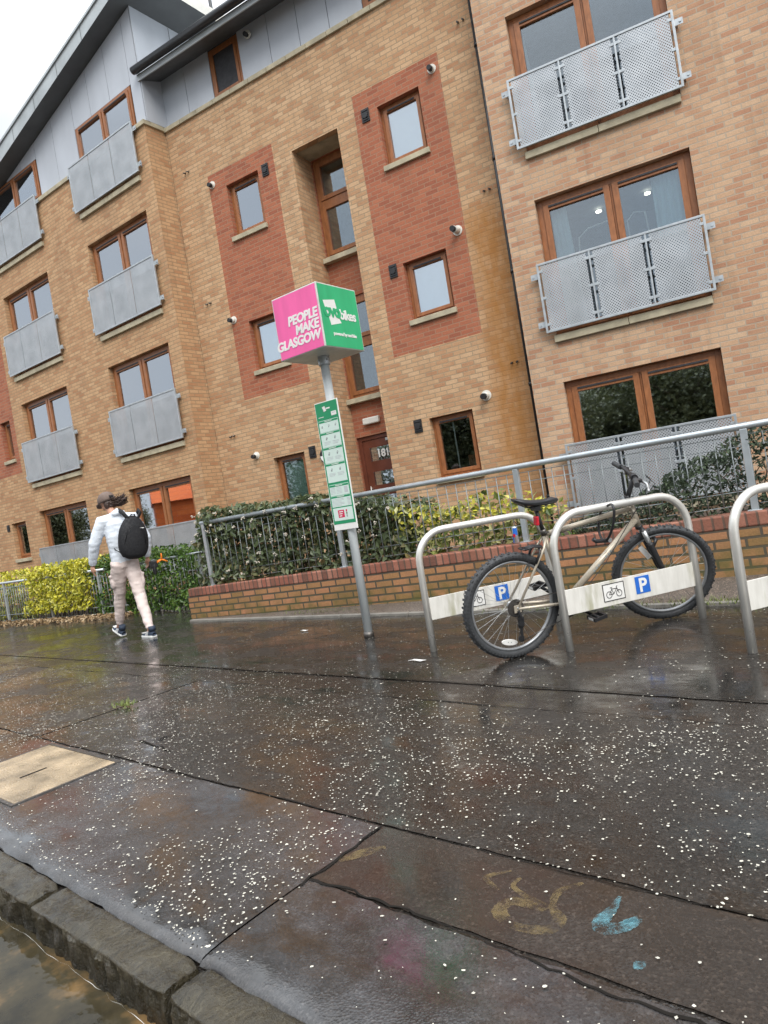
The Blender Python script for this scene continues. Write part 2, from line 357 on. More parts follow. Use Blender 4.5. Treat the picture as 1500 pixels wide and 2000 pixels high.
def wet(name, c1, c2, rlo=.07, rhi=.34, film=.5, spec=.5, bs=.35, grain=1.0, split=(.34, .64)):
    m, t, p = newmat(name); v = coords(t)
    big = noise(t, v, .9, 5, .6, (1, 1.7, 1)); fine = noise(t, v, 170, 3, .75); mid = noise(t, v, 7, 6, .68); agg = nn(t, 'ShaderNodeTexVoronoi', Scale=150.0); t.links.new(v, agg.inputs['Vector'])
    col = ramp(t, mth(t, 'ADD', mth(t, 'MULTIPLY', big, .6), mth(t, 'MULTIPLY', mid, .4)), [(split[0], c1), (split[1], c2)])
    sp_ = t.nodes.new('ShaderNodeSeparateColor'); t.links.new(agg.outputs['Color'], sp_.inputs[0])
    g0 = 1 - .5*grain
    col = mixc(t, 1, col, ramp(t, sp_.outputs[0], [(.05, (g0, g0, g0)), (.6, (1, 1, 1)), (.88, (1.12, 1.1, 1.08)), (.98, (1+1.2*grain, 1+1.1*grain, 1+1.0*grain))]), 'MULTIPLY')
    col = mixc(t, 1, col, ramp(t, fine, [(.3, (.62, .62, .62)), (.7, (1.3, 1.3, 1.3))]), 'MULTIPLY')
    t.links.new(col, p.inputs['Base Color']); p.inputs['Specular IOR Level'].default_value = spec
    wetn = mth(t, 'ADD', mth(t, 'MULTIPLY', noise(t, v, 1.5, 6, .62, (1, 2.0, 1)), .75), mth(t, 'MULTIPLY', mid, .25))
    dry = maprange(t, wetn, .40, .60, 0, 1)
    t.links.new(maprange(t, dry, 0, 1, rlo, rhi), p.inputs['Roughness'])
    p.inputs['Coat Roughness'].default_value = .10; p.inputs['Coat IOR'].default_value = 1.5
    t.links.new(maprange(t, dry, .15, .75, film, film*.12), p.inputs['Coat Weight'])
    h = mth(t, 'ADD', mth(t, 'MULTIPLY', agg.outputs['Distance'], maprange(t, dry, .1, .9, .10, 1.1)), mth(t, 'MULTIPLY', noise(t, v, 3.5, 4), 1.6))
    bump(t, p, h, bs, .004)
    b2 = nn(t, 'ShaderNodeBump', Strength=.3, Distance=.012); t.links.new(noise(t, v, 4.5, 3), b2.inputs['Height']); t.links.new(b2.outputs[0], p.inputs['Coat Normal']); return m
def maprange_c(t, v, a, b, c, d): return maprange(t, v, a, b, c, d)
M_pave = wet('wet_asphalt', (.018, .0155, .013), (.037, .034, .031), .08, .36, .5)
M_pave2 = wet('wet_brown_asphalt', (.020, .0165, .0135), (.035, .031, .028), .07, .26, .6)
M_pave3 = wet('wet_asphalt_painted_sheen', (.029, .025, .022), (.075, .074, .077), .05, .20, 1.0, grain=.4, split=(.42, .60), bs=.2)  # paler grey in the base colour stands in for reflected sky sheen
M_trench = wet('wet_trench_infill', (.028, .022, .0175), (.042, .036, .032), .10, .28, .45, bs=.2, grain=.5)
M_road = wet('wet_road', (.035, .030, .024), (.07, .058, .042), .05, .3)
M_crack = simple('open_joint', (.016, .014, .012), .8, spec=.08)
M_strip = wet('dusty_strip', (.085, .065, .05), (.14, .115, .095), .4, .7, .05)
M_soil = simple('planter_soil', (.045, .032, .022), .95, 0, .3, 20, .6, 40)
M_edge = simple('concrete_edging', (.22, .205, .18), .5, 0, .2, 9, .3, 60)
M_conc = simple('wet_tan_concrete', (.33, .25, .16), .30, 0, .45, 6, .8, 90)
M_kerb = None
# ------------------------------------------------------------------ frames
FC = frame(.97 + math.sin(RAD(30.6))*.04, 11.90 + math.cos(RAD(30.6))*.04, 30.6)
FL = frame(-3.83 + math.sin(RAD(35.4))*.1, 14.12 + math.cos(RAD(35.4))*.1, 35.4)
FR = frame(4.8806 + math.sin(RAD(26.3))*.12, 9.28 + math.cos(RAD(26.3))*.12, 26.3)
FW = frame(-2.8, 9.34, 37.3)
FF = frame(-7.59, 13.51, 34.5)
FK = frame(-1.0, 2.126, 41.5)

# ================================================================== THE BUILDING
B = thing('apartment_building', 'four storey flats of buff and red brick with grey cladding under dark eaves', 'building', frame(.97, 11.9, 30.6))

# ---- walls: opening = (x0, x1, z0, z1)
opsC = [(.01, .82, 6.83, 7.86), (.02, .84, 4.155, 5.15), (.04, .85, 1.40, 2.45), (-3.52, -2.70, 6.80, 7.83), (-3.52, -2.68, 4.13, 5.12), (-3.46, -2.70, 1.35, 2.37)]
bay = (-1.86, -.83, -.2, 7.85)
mb = MB(); mb.plate(-4.86, 1.95, -.2, 9.42, opsC + [bay], 0, .14, 0, [((-3.95, -2.29, 3.64, 8.17), 1), ((-.44, 1.23, 3.63, 8.23), 1)], outer=False)
# recessed stair bay: cheeks, back wall of red brick with openings, pale soffit
D = .58
mb.add([(-1.86,.14,-.2),(-1.86,D+.05,-.2),(-1.86,D+.05,7.85),(-1.86,.14,7.85)], [(3,2,1,0)], 0)
mb.add([(-.83,.14,-.2),(-.83,D+.05,-.2),(-.83,D+.05,7.85),(-.83,.14,7.85)], [(0,1,2,3)], 0)
st = [(-1.84, -.85, 5.93, 7.84), (-1.84, -.85, 3.20, 5.11)]; dr = (-1.84, -.90, .3, 2.46)
mb.plate(-1.86, -.83, -.2, 7.85, st + [dr], D, D+.10, 1, outer=False)
mb.add([(-1.86,.13,7.85),(-.83,.13,7.85),(-.83,D+.05,7.85),(-1.86,D+.05,7.85)], [(3,2,1,0)], 2)
part('wall', mb, [M_buffC, M_red, M_sill], B, FC)

opsL = [(-2.20, -.05, z, z + 2.06) for z in (.30, 3.06, 5.80)] + [(-6.06, -3.92, z, z + 2.06) for z in (.30, 3.06, 5.80)] + \
       [(-7.26, -6.77, 3.85, 4.87), (-7.54, -6.81, 1.25, 2.21), (-7.26, -6.77, 6.6, 7.6)]
opsL = [(a, b, c, 7.86 if c > 5.5 and b > -6.5 else d) for a, b, c, d in opsL]
mb = MB(); mb.plate(-12, .33, -.2, 9.44, opsL, 0, .14, 0, [((-9.2, -6.55, 3.45, 8.2), 1)], outer=False)
mb.add([(.33,0,-.2),(.33,.70,-.2),(.33,.70,9.44),(.33,0,9.44)], [(0,1,2,3)], 0)
part('wall', mb, [M_buffL, M_red], B, FL)

opsR = [(-2.20, -.06, .40, 2.49), (-2.20, -.06, 3.15, 5.23), (-2.20, -.06, 5.90, 7.98)]
mb = MB(); mb.plate(-2.67, 9.5, -.2, 12.5, opsR + [(2.4, 4.5, z, z+2.08) for z in (.40, 3.15, 5.90)], 0, .14, 0, outer=False)
mb.add([(-2.67,0,-.2),(-2.67,.6,-.2),(-2.67,.6,12.5),(-2.67,0,12.5)], [(3,2,1,0)], 0)
part('wall', mb, [M_buffR], B, FR)

# ---- copings
def coping(M, x0, x1, z0, z1, step, extra=None):
    mb = MB(); x = x0
    while x < x1 - .01:
        mb.box(x + .004, min(x + step, x1) - .004, -.045, .12, z0, z1); x += step
    if extra: mb.box(*extra)
    part('coping', mb, [M_sill], B, M, bevel=.006)
coping(FC, -4.86, 1.95, 9.42, 9.51, .46)
coping(FL, -12.0, .375, 9.44, 9.53, .62, (.30, .375, .125, .64, 9.44, 9.53))

# ---- cladding
mb = MB(); y = .06; g = .006
mb.box(-4.9, 1.95, y + .02, y + .1, 9.51, 10.52, 1)
wC = [(-3.49, -2.72), (.02, .80)]
js = [-4.86, -4.18, -3.49, -2.72, -2.0, -1.33, -.68, .02, .80, 1.40, 1.95]
for a, b in zip(js, js[1:]):
    if (a, b) not in wC: mb.box(a + g, b - g, y, y + .018, 9.515, 10.52)
part('cladding', mb, [M_clad, M_dark], B, FC)
zr = lambda a: 11.86 + .245 * (a - .35)
mb = MB()
mb.prism([(-12, 9.53), (.34, 9.53), (.34, zr(.34) - .01), (-12, zr(-12) - .01)], y + .02, y + .1, 1)
wL = [(-2.02, .01, 9.55, 10.41), (-5.86, -3.74, 9.55, 10.47)]
js = [.345, .04, -.68, -1.38, -2.05, -2.90, -3.70, -4.4, -5.1, -5.9, -6.6, -7.3, -8.1, -9, -10, -11, -12][::-1]
for a, b in zip(js, js[1:]):
    zb = 9.54
    for wn in wL:
        if wn[0] - .06 < (a + b) / 2 < wn[1] + .06: zb = min(wn[3] + .01, zr(a) - .02)
    if zr(a) - .02 > zb + .01: mb.prism([(a + g, zb), (b - g, zb), (b - g, zr(b) - .015), (a + g, zr(a) - .015)], y, y + .018)
mb.box(.36, .378, y, 2.6, 9.53, 11.86); mb.box(.345, .358, y + .01, 2.6, 9.53, 11.84, 1)
for k in (.95, 1.75): mb.box(.3785, .380, y + k, y + k + .012, 9.55, 11.85, 1)
part('cladding', mb, [M_clad, M_dark], B, FL)

# ---- roofs
mb = MB(); x0, x1 = -4.93, 2.0
mb.add([(x0,.1,10.53),(x1,.1,10.53),(x1,-.46,10.33),(x0,-.46,10.33)], [(0,1,2,3)], 0)
mb.box(x0, x1, -.485, -.46, 10.325, 10.45, 1)
mb.add([(x0,-.485,10.45),(x1,-.485,10.45),(x1,7,13.1),(x0,7,13.1)], [(0,1,2,3)], 1)
ro = part('roof', mb, [M_soffit, M_zinc], B, FC)
mb = MB(); mb.tube([(x0 - .01, -.56, 10.505), (x1, -.56, 10.505)], .075, 12)
mb.box(x0, x1, -.50, -.487, 10.46, 10.575)
part('gutter', mb, [M_gutter], ro, FC)
mb = MB(); xa, xb, yo = -12, 1.03, -.32
T = .32; TT = lambda a: .34 - .011*(a + 6)
for (p, q, m_) in (((0, 0), (T, T), 1),):
    mb.add([(xa,yo,zr(xa)),(xb,yo,zr(xb)),(xb,yo,zr(xb)+TT(xb)),(xa,yo,zr(xa)+TT(xa))], [(0,1,2,3)], 1)      # verge fascia
mb.add([(xa,yo,zr(xa)),(xb,yo,zr(xb)),(xb,9,zr(xb)),(xa,9,zr(xa))], [(3,2,1,0)], 0)                     # soffit
mb.add([(xa,yo,zr(xa)+TT(xa)),(xb,yo,zr(xb)+TT(xb)),(xb,9,zr(xb)+TT(xb)),(xa,9,zr(xa)+TT(xa))], [(0,1,2,3)], 1)
mb.add([(xb,yo,zr(xb)),(xb,9,zr(xb)),(xb,9,zr(xb)+TT(xb)),(xb,yo,zr(xb)+TT(xb))], [(0,1,2,3)], 2)
for i in range(13):
    a = xa + i * 1.02; mb.add([(a,yo-.004,zr(a)+.005),(a+.014,yo-.004,zr(a)+.005),(a+.014,yo-.004,zr(a)+TT(a)),(a,yo-.004,zr(a)+TT(a))], [(0,1,2,3)], 0)
mb.prism([(xa, zr(xa)+TT(xa)), (xb, zr(xb)+TT(xb)), (xb, zr(xb)+TT(xb)+.05), (xa, zr(xa)+TT(xa)+.05)], yo - .03, yo + .3, 1)
part('roof', mb, [M_soffit, M_zinc, M_offw], B, FL)
mb = MB(); mb.box(-2.9, 9.7, -.35, 8, 12.51, 12.7); part('roof', mb, [M_soffit], B, FR, bevel=.01)
mb = MB(); mb.tube([(-5.50, 3, 11.2), (-5.50, 3, 15.5)], .045, 8); part('mast', mb, [M_gutter], B, FC)
mb = MB(); mb.tube([(1.905, .0, -.2), (1.905, .0, 9.4)], .036, 10)
for z in (.8, 2.6, 4.4, 6.2, 8.0, 9.2): mb.tube([(1.905, .0, z), (1.905, .0, z + .05)], .046, 10)
part('downpipe', mb, [M_gutter], B, FC)

# ---- windows
def bars(mb, x0, x1, z0, z1, t, y0, y1, mat=0):
    mb.box(x0, x0+t, y0, y1, z0, z1, mat); mb.box(x1-t, x1, y0, y1, z0, z1, mat)
    mb.box(x0+t, x1-t, y0, y1, z0, z0+t, mat); mb.box(x0+t, x1-t, y0, y1, z1-t, z1, mat)
def window(M, x0, x1, z0, z1, cols=1, rows=None, y=.11, back='pale', sill=True, fr=.055, sash=.06, glassm=None, vent=True, curtain=None, sillh=.09, openz=0):
    """timber frame with sashes; glass, sill, trickle vent, blind or curtains are sub-parts"""
    mb = MB(); G = MB(); V = MB(); d = .07
    bars(mb, x0 + .003, x1 - .003, z0 + .003, z1 - .003, fr, y, y + d)
    if rows is None: rows = [(z0 + fr, z1 - fr)]
    for i in range(len(rows) - 1): mb.box(x0+fr, x1-fr, y + .002, y + d - .002, rows[i][1], rows[i+1][0])
    wd = (x1 - x0 - 2*fr - (cols - 1) * .03) / cols
    for (ra, rb) in rows:
        for c in range(cols):
            a = x0 + fr + c * (wd + .03); b = a + wd
            if c: mb.box(a - .03, a, y + .006, y + d, ra, rb)
            bars(mb, a + .003, b - .003, ra + .003, rb - .003, sash, y - .018, y + d - .01)
            G.box(a + sash - .004, b - sash + .004, y + .02, y + .026, ra + sash - .004, rb - sash + .004)
            if vent and rb == rows[-1][1]: V.box(a + .09, b - .09, y - .032, y - .019, rb - .052, rb - .025)
    w_ = part('window', mb, [M_wood], B, M, bevel=.004)
    part('glass', G, [glassm or M_glass], w_, M)
    if V.v: part('trickle_vent', V, [M_dark], w_, M, bevel=.003)
    if sill:
        mb = MB(); mb.box(max(x0 - .035, -1.855 if y > .3 else -99), x1 + .035 if y < .3 else -.835, y - .16, y + .03, z0 - sillh, z0 - .002); part('sill', mb, [M_sill], w_, M, bevel=.006)
    mb = MB(); bx = (x0 + .01, x1 - .01, z0 + .01, z1 - .01)
    if back == 'net':
        n = 44; vs = []
        for i in range(n + 1):
            u = bx[0] + (bx[1] - bx[0]) * i / n; yy = y + .105 + .012*math.sin(i*1.9 + x0*7) + .006*math.sin(i*4.3 + z0)
            vs += [(u, yy, bx[2]), (u, yy, bx[3])]
        mb.add(vs, [(i*2, i*2+2, i*2+3, i*2+1) for i in range(n)], 0, True); part('net_curtain', mb, [M_blind], w_, M)
    elif back in ('pale', 'green', 'frost', 'half'):
        zb = bx[2] if back != 'half' else (bx[2] * .5 + bx[3] * .5)
        mb.box(bx[0], bx[1], y + .085, y + .095, bx[2], bx[3])
        part('blind', mb, [{'pale': M_blind, 'green': M_blindg, 'frost': M_frost, 'half': M_blind}[back]], w_, M)
    else:
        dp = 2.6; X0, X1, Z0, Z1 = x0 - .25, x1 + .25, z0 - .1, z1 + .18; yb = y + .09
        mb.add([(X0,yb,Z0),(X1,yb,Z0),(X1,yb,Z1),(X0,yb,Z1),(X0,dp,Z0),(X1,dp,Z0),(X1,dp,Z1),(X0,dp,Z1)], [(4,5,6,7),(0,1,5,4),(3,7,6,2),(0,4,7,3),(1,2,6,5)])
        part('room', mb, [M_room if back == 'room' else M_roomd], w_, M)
        if curtain:
            C_ = MB()
            for (a, b, slope) in curtain:
                n = 26; vs = []; fs = []
                for i in range(n + 1):
                    u = a + (b - a) * i / n; yy = y + .17 + .028 * math.sin(i * 1.35) + .012 * math.sin(i * 2.9)
                    vs += [(u, yy, Z0 + .1), (u + slope, yy, Z1 - .06), (u, yy + .004, Z0 + .1), (u + slope, yy + .004, Z1 - .06)]
                for i in range(n): k = i * 4; fs += [(k, k+4, k+5, k+1), (k+2, k+3, k+7, k+6)]
                C_.add(vs, fs, 0, True)
            part('curtain', C_, [M_curt], w_, M)
    return w_
window(FC, *opsC[0]); window(FC, *opsC[1]); window(FC, *opsC[3]); window(FC, *opsC[4])
window(FC, *opsC[5], back='green', glassm=M_glassc)
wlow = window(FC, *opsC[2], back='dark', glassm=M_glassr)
mb = MB(); mb.box(.36, .385, .22, .235, 1.45, 2.4); mb.box(.52, .72, .3, .42, 1.42, 1.72, 1); part('window_stuff', mb, [M_offw, M_wood], wlow, FC)
window(FC, -3.49, -2.72, 9.515, 10.5, y=.07, back='half', sill=False, vent=False)
window(FC, .02, .80, 9.515, 10.5, y=.07, back='half', sill=False, vent=False)
for k in range(2):
    a, b, c, d = st[k]; mid = c + 1.02
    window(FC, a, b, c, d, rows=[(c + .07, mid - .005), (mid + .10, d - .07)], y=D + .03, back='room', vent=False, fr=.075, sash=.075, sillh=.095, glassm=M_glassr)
for k, (a, b, c, d) in enumerate(opsL[:6]):
    bk = {1: 'pale', 2: 'net', 4: 'net', 5: 'pale'}.get(k, 'dark')
    window(FL, a, b, c, d, cols=2, back=bk, sill=False, fr=.075, sash=.075, glassm=M_glass if bk != 'dark' else (M_glassm if k == 0 else M_glasso))
window(FL, *opsL[6], back='pale'); window(FL, *opsL[7], back='frost'); window(FL, *opsL[8], back='pale')
for a, b, c, d in wL: window(FL, a, b, c, d, cols=2, y=.05, back='pale', sill=False, vent=True, fr=.06, sash=.06)
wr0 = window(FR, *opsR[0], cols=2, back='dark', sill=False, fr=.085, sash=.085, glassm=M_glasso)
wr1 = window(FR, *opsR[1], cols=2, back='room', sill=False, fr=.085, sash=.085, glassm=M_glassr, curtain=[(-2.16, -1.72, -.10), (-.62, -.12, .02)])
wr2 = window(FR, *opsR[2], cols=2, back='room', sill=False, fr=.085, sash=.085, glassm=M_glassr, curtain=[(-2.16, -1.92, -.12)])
for z in (.40, 3.15, 5.90): window(FR, 2.4, 4.5, z, z + 2.08, cols=2, back='pale', sill=False, fr=.085, sash=.085, glassm=M_glassr)
mb = MB()
for a, yy in ((-1.75, .8), (-1.5, 1.7), (-.85, .8), (-.72, 1.6)): mb.disc((a, yy, 5.36), .045, .02, 'z', 12)
part('downlight', mb, [M_lamp], wr1, FR)
mb = MB(); mb.tube([(-1.75,.4,4.2),(-1.70,.4,4.62),(-1.55,.4,4.72),(-1.2,.4,4.74),(-1.1,.4,4.68),(-1.08,.4,4.2)], .012, 6); mb.tube([(-1.0,.45,4.2),(-1.0,.45,4.66),(-.9,.45,4.76),(-.75,.45,4.72),(-.72,.45,4.2)], .012, 6)
part('clothes_airer', mb, [M_white], wr1, FR)

# ---- juliet balconies
def balcony(M, x0, x1, z0, z1, coarse, yb=-.12, sill_w=.09):
    mb = MB(); t = .032; y0, y1 = yb, yb + .035
    bars(mb, x0, x1, z0, z1, t, y0, y1)
    n = 3; wd = (x1 - x0) / n
    gap = .075 if coarse else .028
    for i in (1, 2):
        xm = x0 + wd * i
        if coarse:
            for zz in (z0 + .12, (z0 + z1)/2, z1 - .12): mb.box(xm - gap, xm + gap, y0 + .004, y1 - .004, zz - .02, zz + .02)
            mb.box(xm - .012, xm + .012, y0, y1 - .002, z0 + t, z1 - t)
        else: mb.box(xm - .009, xm + .009, y0 + .012, y1 - .002, z0 + t, z1 - t)
    if coarse:
        for xm, s_ in ((x0 + t, 1), (x1 - t, -1)):
            for zz in (z0 + .12, (z0 + z1)/2, z1 - .12): mb.box(min(xm, xm + s_*.05), max(xm, xm + s_*.05), y0 + .004, y1 - .004, zz - .02, zz + .02)
    b_ = part('juliet_balcony', mb, [M_galv], B, M, bevel=.003)
    for i in range(n):
        a = x0 + wd * i + (gap*.62 if i else (.06 if coarse else t)); c = x0 + wd * (i+1) - (gap*.62 if i < n-1 else (.06 if coarse else t))
        p_ = MB(); p_.box(a, c, y0 + .010, y0 + .014, z0 + (t if coarse else t*.5), z1 - t * .9); part('panel', p_, [M_perf if coarse else M_perff], b_, M)
    for (xx, s_) in ((x0, -1), (x1, 1)):
        for zz in (z1 - .17, z0 + .14):
            k_ = MB(); k_.box(min(xx, xx + s_*.105), max(xx, xx + s_*.105), y1 - .004, y1 + .004, zz - .042, zz + .042)
            k_.box(xx + s_*.03 - .004, xx + s_*.03 + .004, y1, 0.0, zz - .04, zz + .04); k_.disc((xx + s_*.07, y1 - .008, zz), .016, .014, 'y', 8)
            part('bracket', k_, [M_galv], b_, M)
    k_ = MB(); h = (x0 + x1) / 2
    k_.box(x0 + .09, h - .004, -.055, .1, z0 - .15, z0 - .045); k_.box(h + .004, x1 - .06, -.055, .1, z0 - .15, z0 - .045); part('sill', k_, [M_sill], b_, M, bevel=.006)
for z in (.40, 3.12, 5.86, 8.60):
    balcony(FL, -2.31, .03, z, z + 1.03, False, -.1); balcony(FL, -6.18, -3.79, z, z + 1.03, False, -.1)
for z in (.53, 3.235, 5.985):
    balcony(FR, -2.305, -.005, z, z + 1.03, True); balcony(FR, 2.3, 4.6, z, z + 1.03, True)

# ---- entrance door 181
a, b, c, d = dr; y = D + .04
mb = MB(); bars(mb, a + .004, b - .004, c, d - .004, .075, y, y + .09)
gl = [(1.965, 2.225), (1.50, 1.76), (1.03, 1.29)]
mb.plate(a + .08, b - .08, c + .05, d - .08, [(a + .22, b - .16, p, q) for p, q in gl], y + .02, y + .07)
door = part('door', mb, [M_door], B, FC, bevel=.005)
mb = MB()
for p, q in gl: mb.box(a + .21, b - .15, y + .045, y + .051, p - .01, q + .01)
part('glass', mb, [M_glass], door, FC)
mb = MB(); mb.box(a + .2, b - .14, y + .075, y + .085, 1.95, 2.09, 0); mb.box(a + .2, b - .14, y + .075, y + .085, 2.09, 2.24, 1)
for p, q in gl[1:]: mb.box(a + .2, b - .14, y + .075, y + .085, p, q, 2)
part('backing', mb, [M_redp, M_inkl, M_ink], door, FC)
part('house_number', text_mesh('181', .20, .002, .006, 0, 'CENTER', .95, mats=[M_white]), None, door, FC @ Matrix.Translation(((a+b)/2 + .03, y + .038, 2.03)) @ XZ)
mb = MB(); mb.tube([(a + .15, y - .04, .9), (a + .15, y - .04, 1.5)], .012, 8); mb.box(a + .14, a + .16, y - .04, y + .02, .93, .95); mb.box(a + .14, a + .16, y - .04, y + .02, 1.45, 1.47); part('handle', mb, [M_stain], door, FC)
mb = MB(); mb.box(b - .32, b - .16, y - .02, y + .02, 2.31, 2.36); part('closer', mb, [M_alu], door, FC)

# ---- vents, flues, outlets
for xa_, za in ((-.30, 7.70), (-.255, 4.965), (-.26, 2.25), (-2.59, 7.64), (-2.58, 4.93), (-2.57, 2.21)):
    mb = MB(); mb.box(xa_, xa_ + .15, -.02, .01, za, za + .225)
    for k in range(5): mb.box(xa_ + .02, xa_ + .13, -.032, -.02, za + .03 + k*.037, za + .05 + k*.037)
    mb.disc((xa_ + .075, -.028, za + .112), .052, .02, 'y', 14)
    part('vent', mb, [M_black], B, FC, bevel=.003)
mb = MB(); mb.box(-7.79, -7.66, -.02, .01, 2.02, 2.2); mb.box(-7.77, -7.68, -.03, -.02, 2.06, 2.16); part('vent', mb, [M_black], B, FL, bevel=.003)
def flue(M, x, z, L, r=.05, tip=True):
    mb = MB(); mb.tube([(x, .02, z), (x, -.012, z)], r * 1.5, 16); mb.tube([(x, 0, z), (x, -L, z - .02)], r, 16)
    f_ = part('boiler_flue', mb, [M_offw], B, M)
    k = MB(); k.tube([(x, -L + .005, z - .02), (x, -L - (.07 if tip else .02), z - .025)], r * .82, 14); part('terminal', k, [M_black], f_, M)
flue(FC, -3.86, 7.97, .05); flue(FC, 1.104, 8.01, .06); flue(FC, 1.10, 5.35, .17, .055); flue(FC, 1.135, 2.61, .10, .058); flue(FC, -3.88, 5.25, .09); flue(FC, -3.87, 2.50, .07)
flue(FC, -2.42, 10.30, .02, .05)
for x_, z_ in ((1.71, 8.5), (1.70, 5.80), (1.70, 3.03), (-4.46, 8.46), (-4.45, 5.75), (-4.40, 3.0)):
    mb = MB(); mb.tube([(x_ - .045, .01, z_), (x_ - .045, -.06, z_ - .02)], .016, 8); mb.tube([(x_ + .045, .01, z_), (x_ + .045, -.06, z_ - .02)], .016, 8); part('overflow_outlet', mb, [M_steel], B, FC)
# ---- lamps on the wall (screwed on: things of their own)
mb = MB(); mb.box(-1.60, -1.24, D - .085, D - .002, 2.665, 2.79)
o = thing('wall_lamp', 'cream oblong bulkhead lamp on red brick above the entrance door', 'lamp', FC @ Matrix.Translation((-1.42, D, 2.72)))
part('lamp_cover', mb, [M_offw], o, FC, bevel=.02)
o = thing('wall_lamp', 'round black and white bulkhead lamp on the brick left of the entrance door', 'lamp', FC @ Matrix.Translation((-2.16, 0, 2.2)))
mb = MB(); mb.disc((-2.16, -.03, 2.20), .155, .056, 'y', 28); part('lamp_body', mb, [M_black], o, FC, bevel=.012)
mb = MB(); mb.prism([(-2.16 + .125*math.cos(k), 2.20 + .125*math.sin(k)) for k in np.linspace(math.pi, 2*math.pi, 18)], -.075, -.057); part('lamp_cover', mb, [M_white], o, FC)

# ================================================================== GROUND, KERB, PAVEMENT
def sheet(poly, z): return [(a, b, z) for a, b in poly], [tuple(range(len(poly)))]
mb = MB(); mb.add(*sheet([(-700, -700), (700, -700), (700, 700), (-700, 700)], -.22)); structure('ground', mb, [M_strip])
mb = MB(); mb.add(*sheet([(-60, -9), (60, -9), (60, -.10), (-60, -.10)], -.150)); structure('road', mb, [M_road], FK)
mb = MB(); mb.box(-60, 60, -14, -9, -.21, -.01); structure('far_pavement', mb, [M_pave2], FK)
mb = MB(); mb.box(-45, 45, .28, 40, -.21, 0); mb.box(-45, 45, -.01, .28, -.21, -.035); structure('pavement', mb, [M_pave2], FK)
def wob(k0, k1, n, amp, step=.12, slope=0):
    ks = np.linspace(k0, k1, int((k1-k0)/.03) + 2); sd_ = rng.random()*50
    return [(float(k), n + slope*(k-k0) + amp*(1.6*mnoise.noise(Vector((k*1.7, sd_, n))) + .9*mnoise.noise(Vector((k*7, sd_, n))) + .6*mnoise.noise(Vector((k*24, sd_, n))))) for k in ks]
def patch(name, lo, hi, mat, z=.004, edge=False):
    mb = MB(); n = len(lo)
    rows = [[(a, b, z) for a, b in lo], [(a, b, z) for a, b in hi]]
    if edge:      # the surfacing rolls over at the kerb
        rows = [[(a, b + o_ + .010*mnoise.noise(Vector((a*9, 3, q_)))*(q_ < 3), z + h_ + (.0055*mnoise.noise(Vector((a*4.5, o_*9, 8))) + .002*mnoise.noise(Vector((a*17, o_*30, 4))))*(1 if o_ < .2 else .35)) for a, b in lo] for q_, (o_, h_) in enumerate(((-.004, -.024), (.005, -.0135), (.03, -.0085), (.08, -.0045), (.15, -.0018), (.24, -.0005), (.34, 0)))] + rows[1:]
    vs = [q for r_ in rows for q in r_]
    mb.add(vs, [(j*n+i, j*n+i+1, (j+1)*n+i+1, (j+1)*n+i) for j in range(len(rows)-1) for i in range(n-1)], 0, True); return structure(name, mb, [mat], FK)
def duo(k0, k1, n0, n1, amp): return wob(k0, k1, n0, amp), wob(k0, k1, n1, amp)
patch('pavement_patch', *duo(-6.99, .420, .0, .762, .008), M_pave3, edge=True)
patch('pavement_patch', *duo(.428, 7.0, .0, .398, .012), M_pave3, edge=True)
patch('pavement_patch', *duo(.428, 7.0, .412, .764, .008), M_trench)
patch('pavement_patch', *duo(-2.595, 7.0, .776, 1.99, .006), M_pave)
patch('pavement_patch', *duo(-14, -2.615, .776, 1.99, .006), M_pave)
patch('pavement_patch', *duo(-14, 7.0, 2.30, 5.2, .006), M_pave)
def crack(pts, wdt, z=.0065):
    mb = MB(); P = np.array(pts); T = np.gradient(P, axis=0); T /= np.linalg.norm(T, axis=1)[:, None]; Q = np.stack([-T[:, 1], T[:, 0]], 1)
    ww = wdt * (.3 + .55 * np.abs(np.convolve(rng.normal(0, 1, len(P) + 8), np.ones(9)/4, 'valid'))); vs = [(*(P[i] + Q[i]*ww[i]/2), z) for i in range(len(P))] + [(*(P[i] - Q[i]*ww[i]/2), z) for i in range(len(P))]
    n = len(P); mb.add(vs, [(i, n+i, n+i+1, i+1) for i in range(n-1)]); return structure('pavement_joint', mb, [M_crack], FK)
crack(wob(-7, 7, .769, .010), .006); crack(wob(.43, 7, .405, .022), .011); crack(wob(-9, 7, 1.995, .010), .010); crack(wob(-5, 7, 2.31, .010), .008)
crack([(.425 + rng.normal(0, .006), n) for n in np.arange(.36, .77, .05)], .009)
crack([(-2.605 + rng.normal(0, .008), n) for n in np.arange(.45, 1.4, .06)], .009)
crack([(-2.6 + i*.09, .77 + .004*math.sin(i)) for i in range(12)], .007)
crack([(-1.66 + .4*i/6 + rng.normal(0, .01), .97 - .02*i/6 + rng.normal(0, .012)) for i in range(7)], .022)

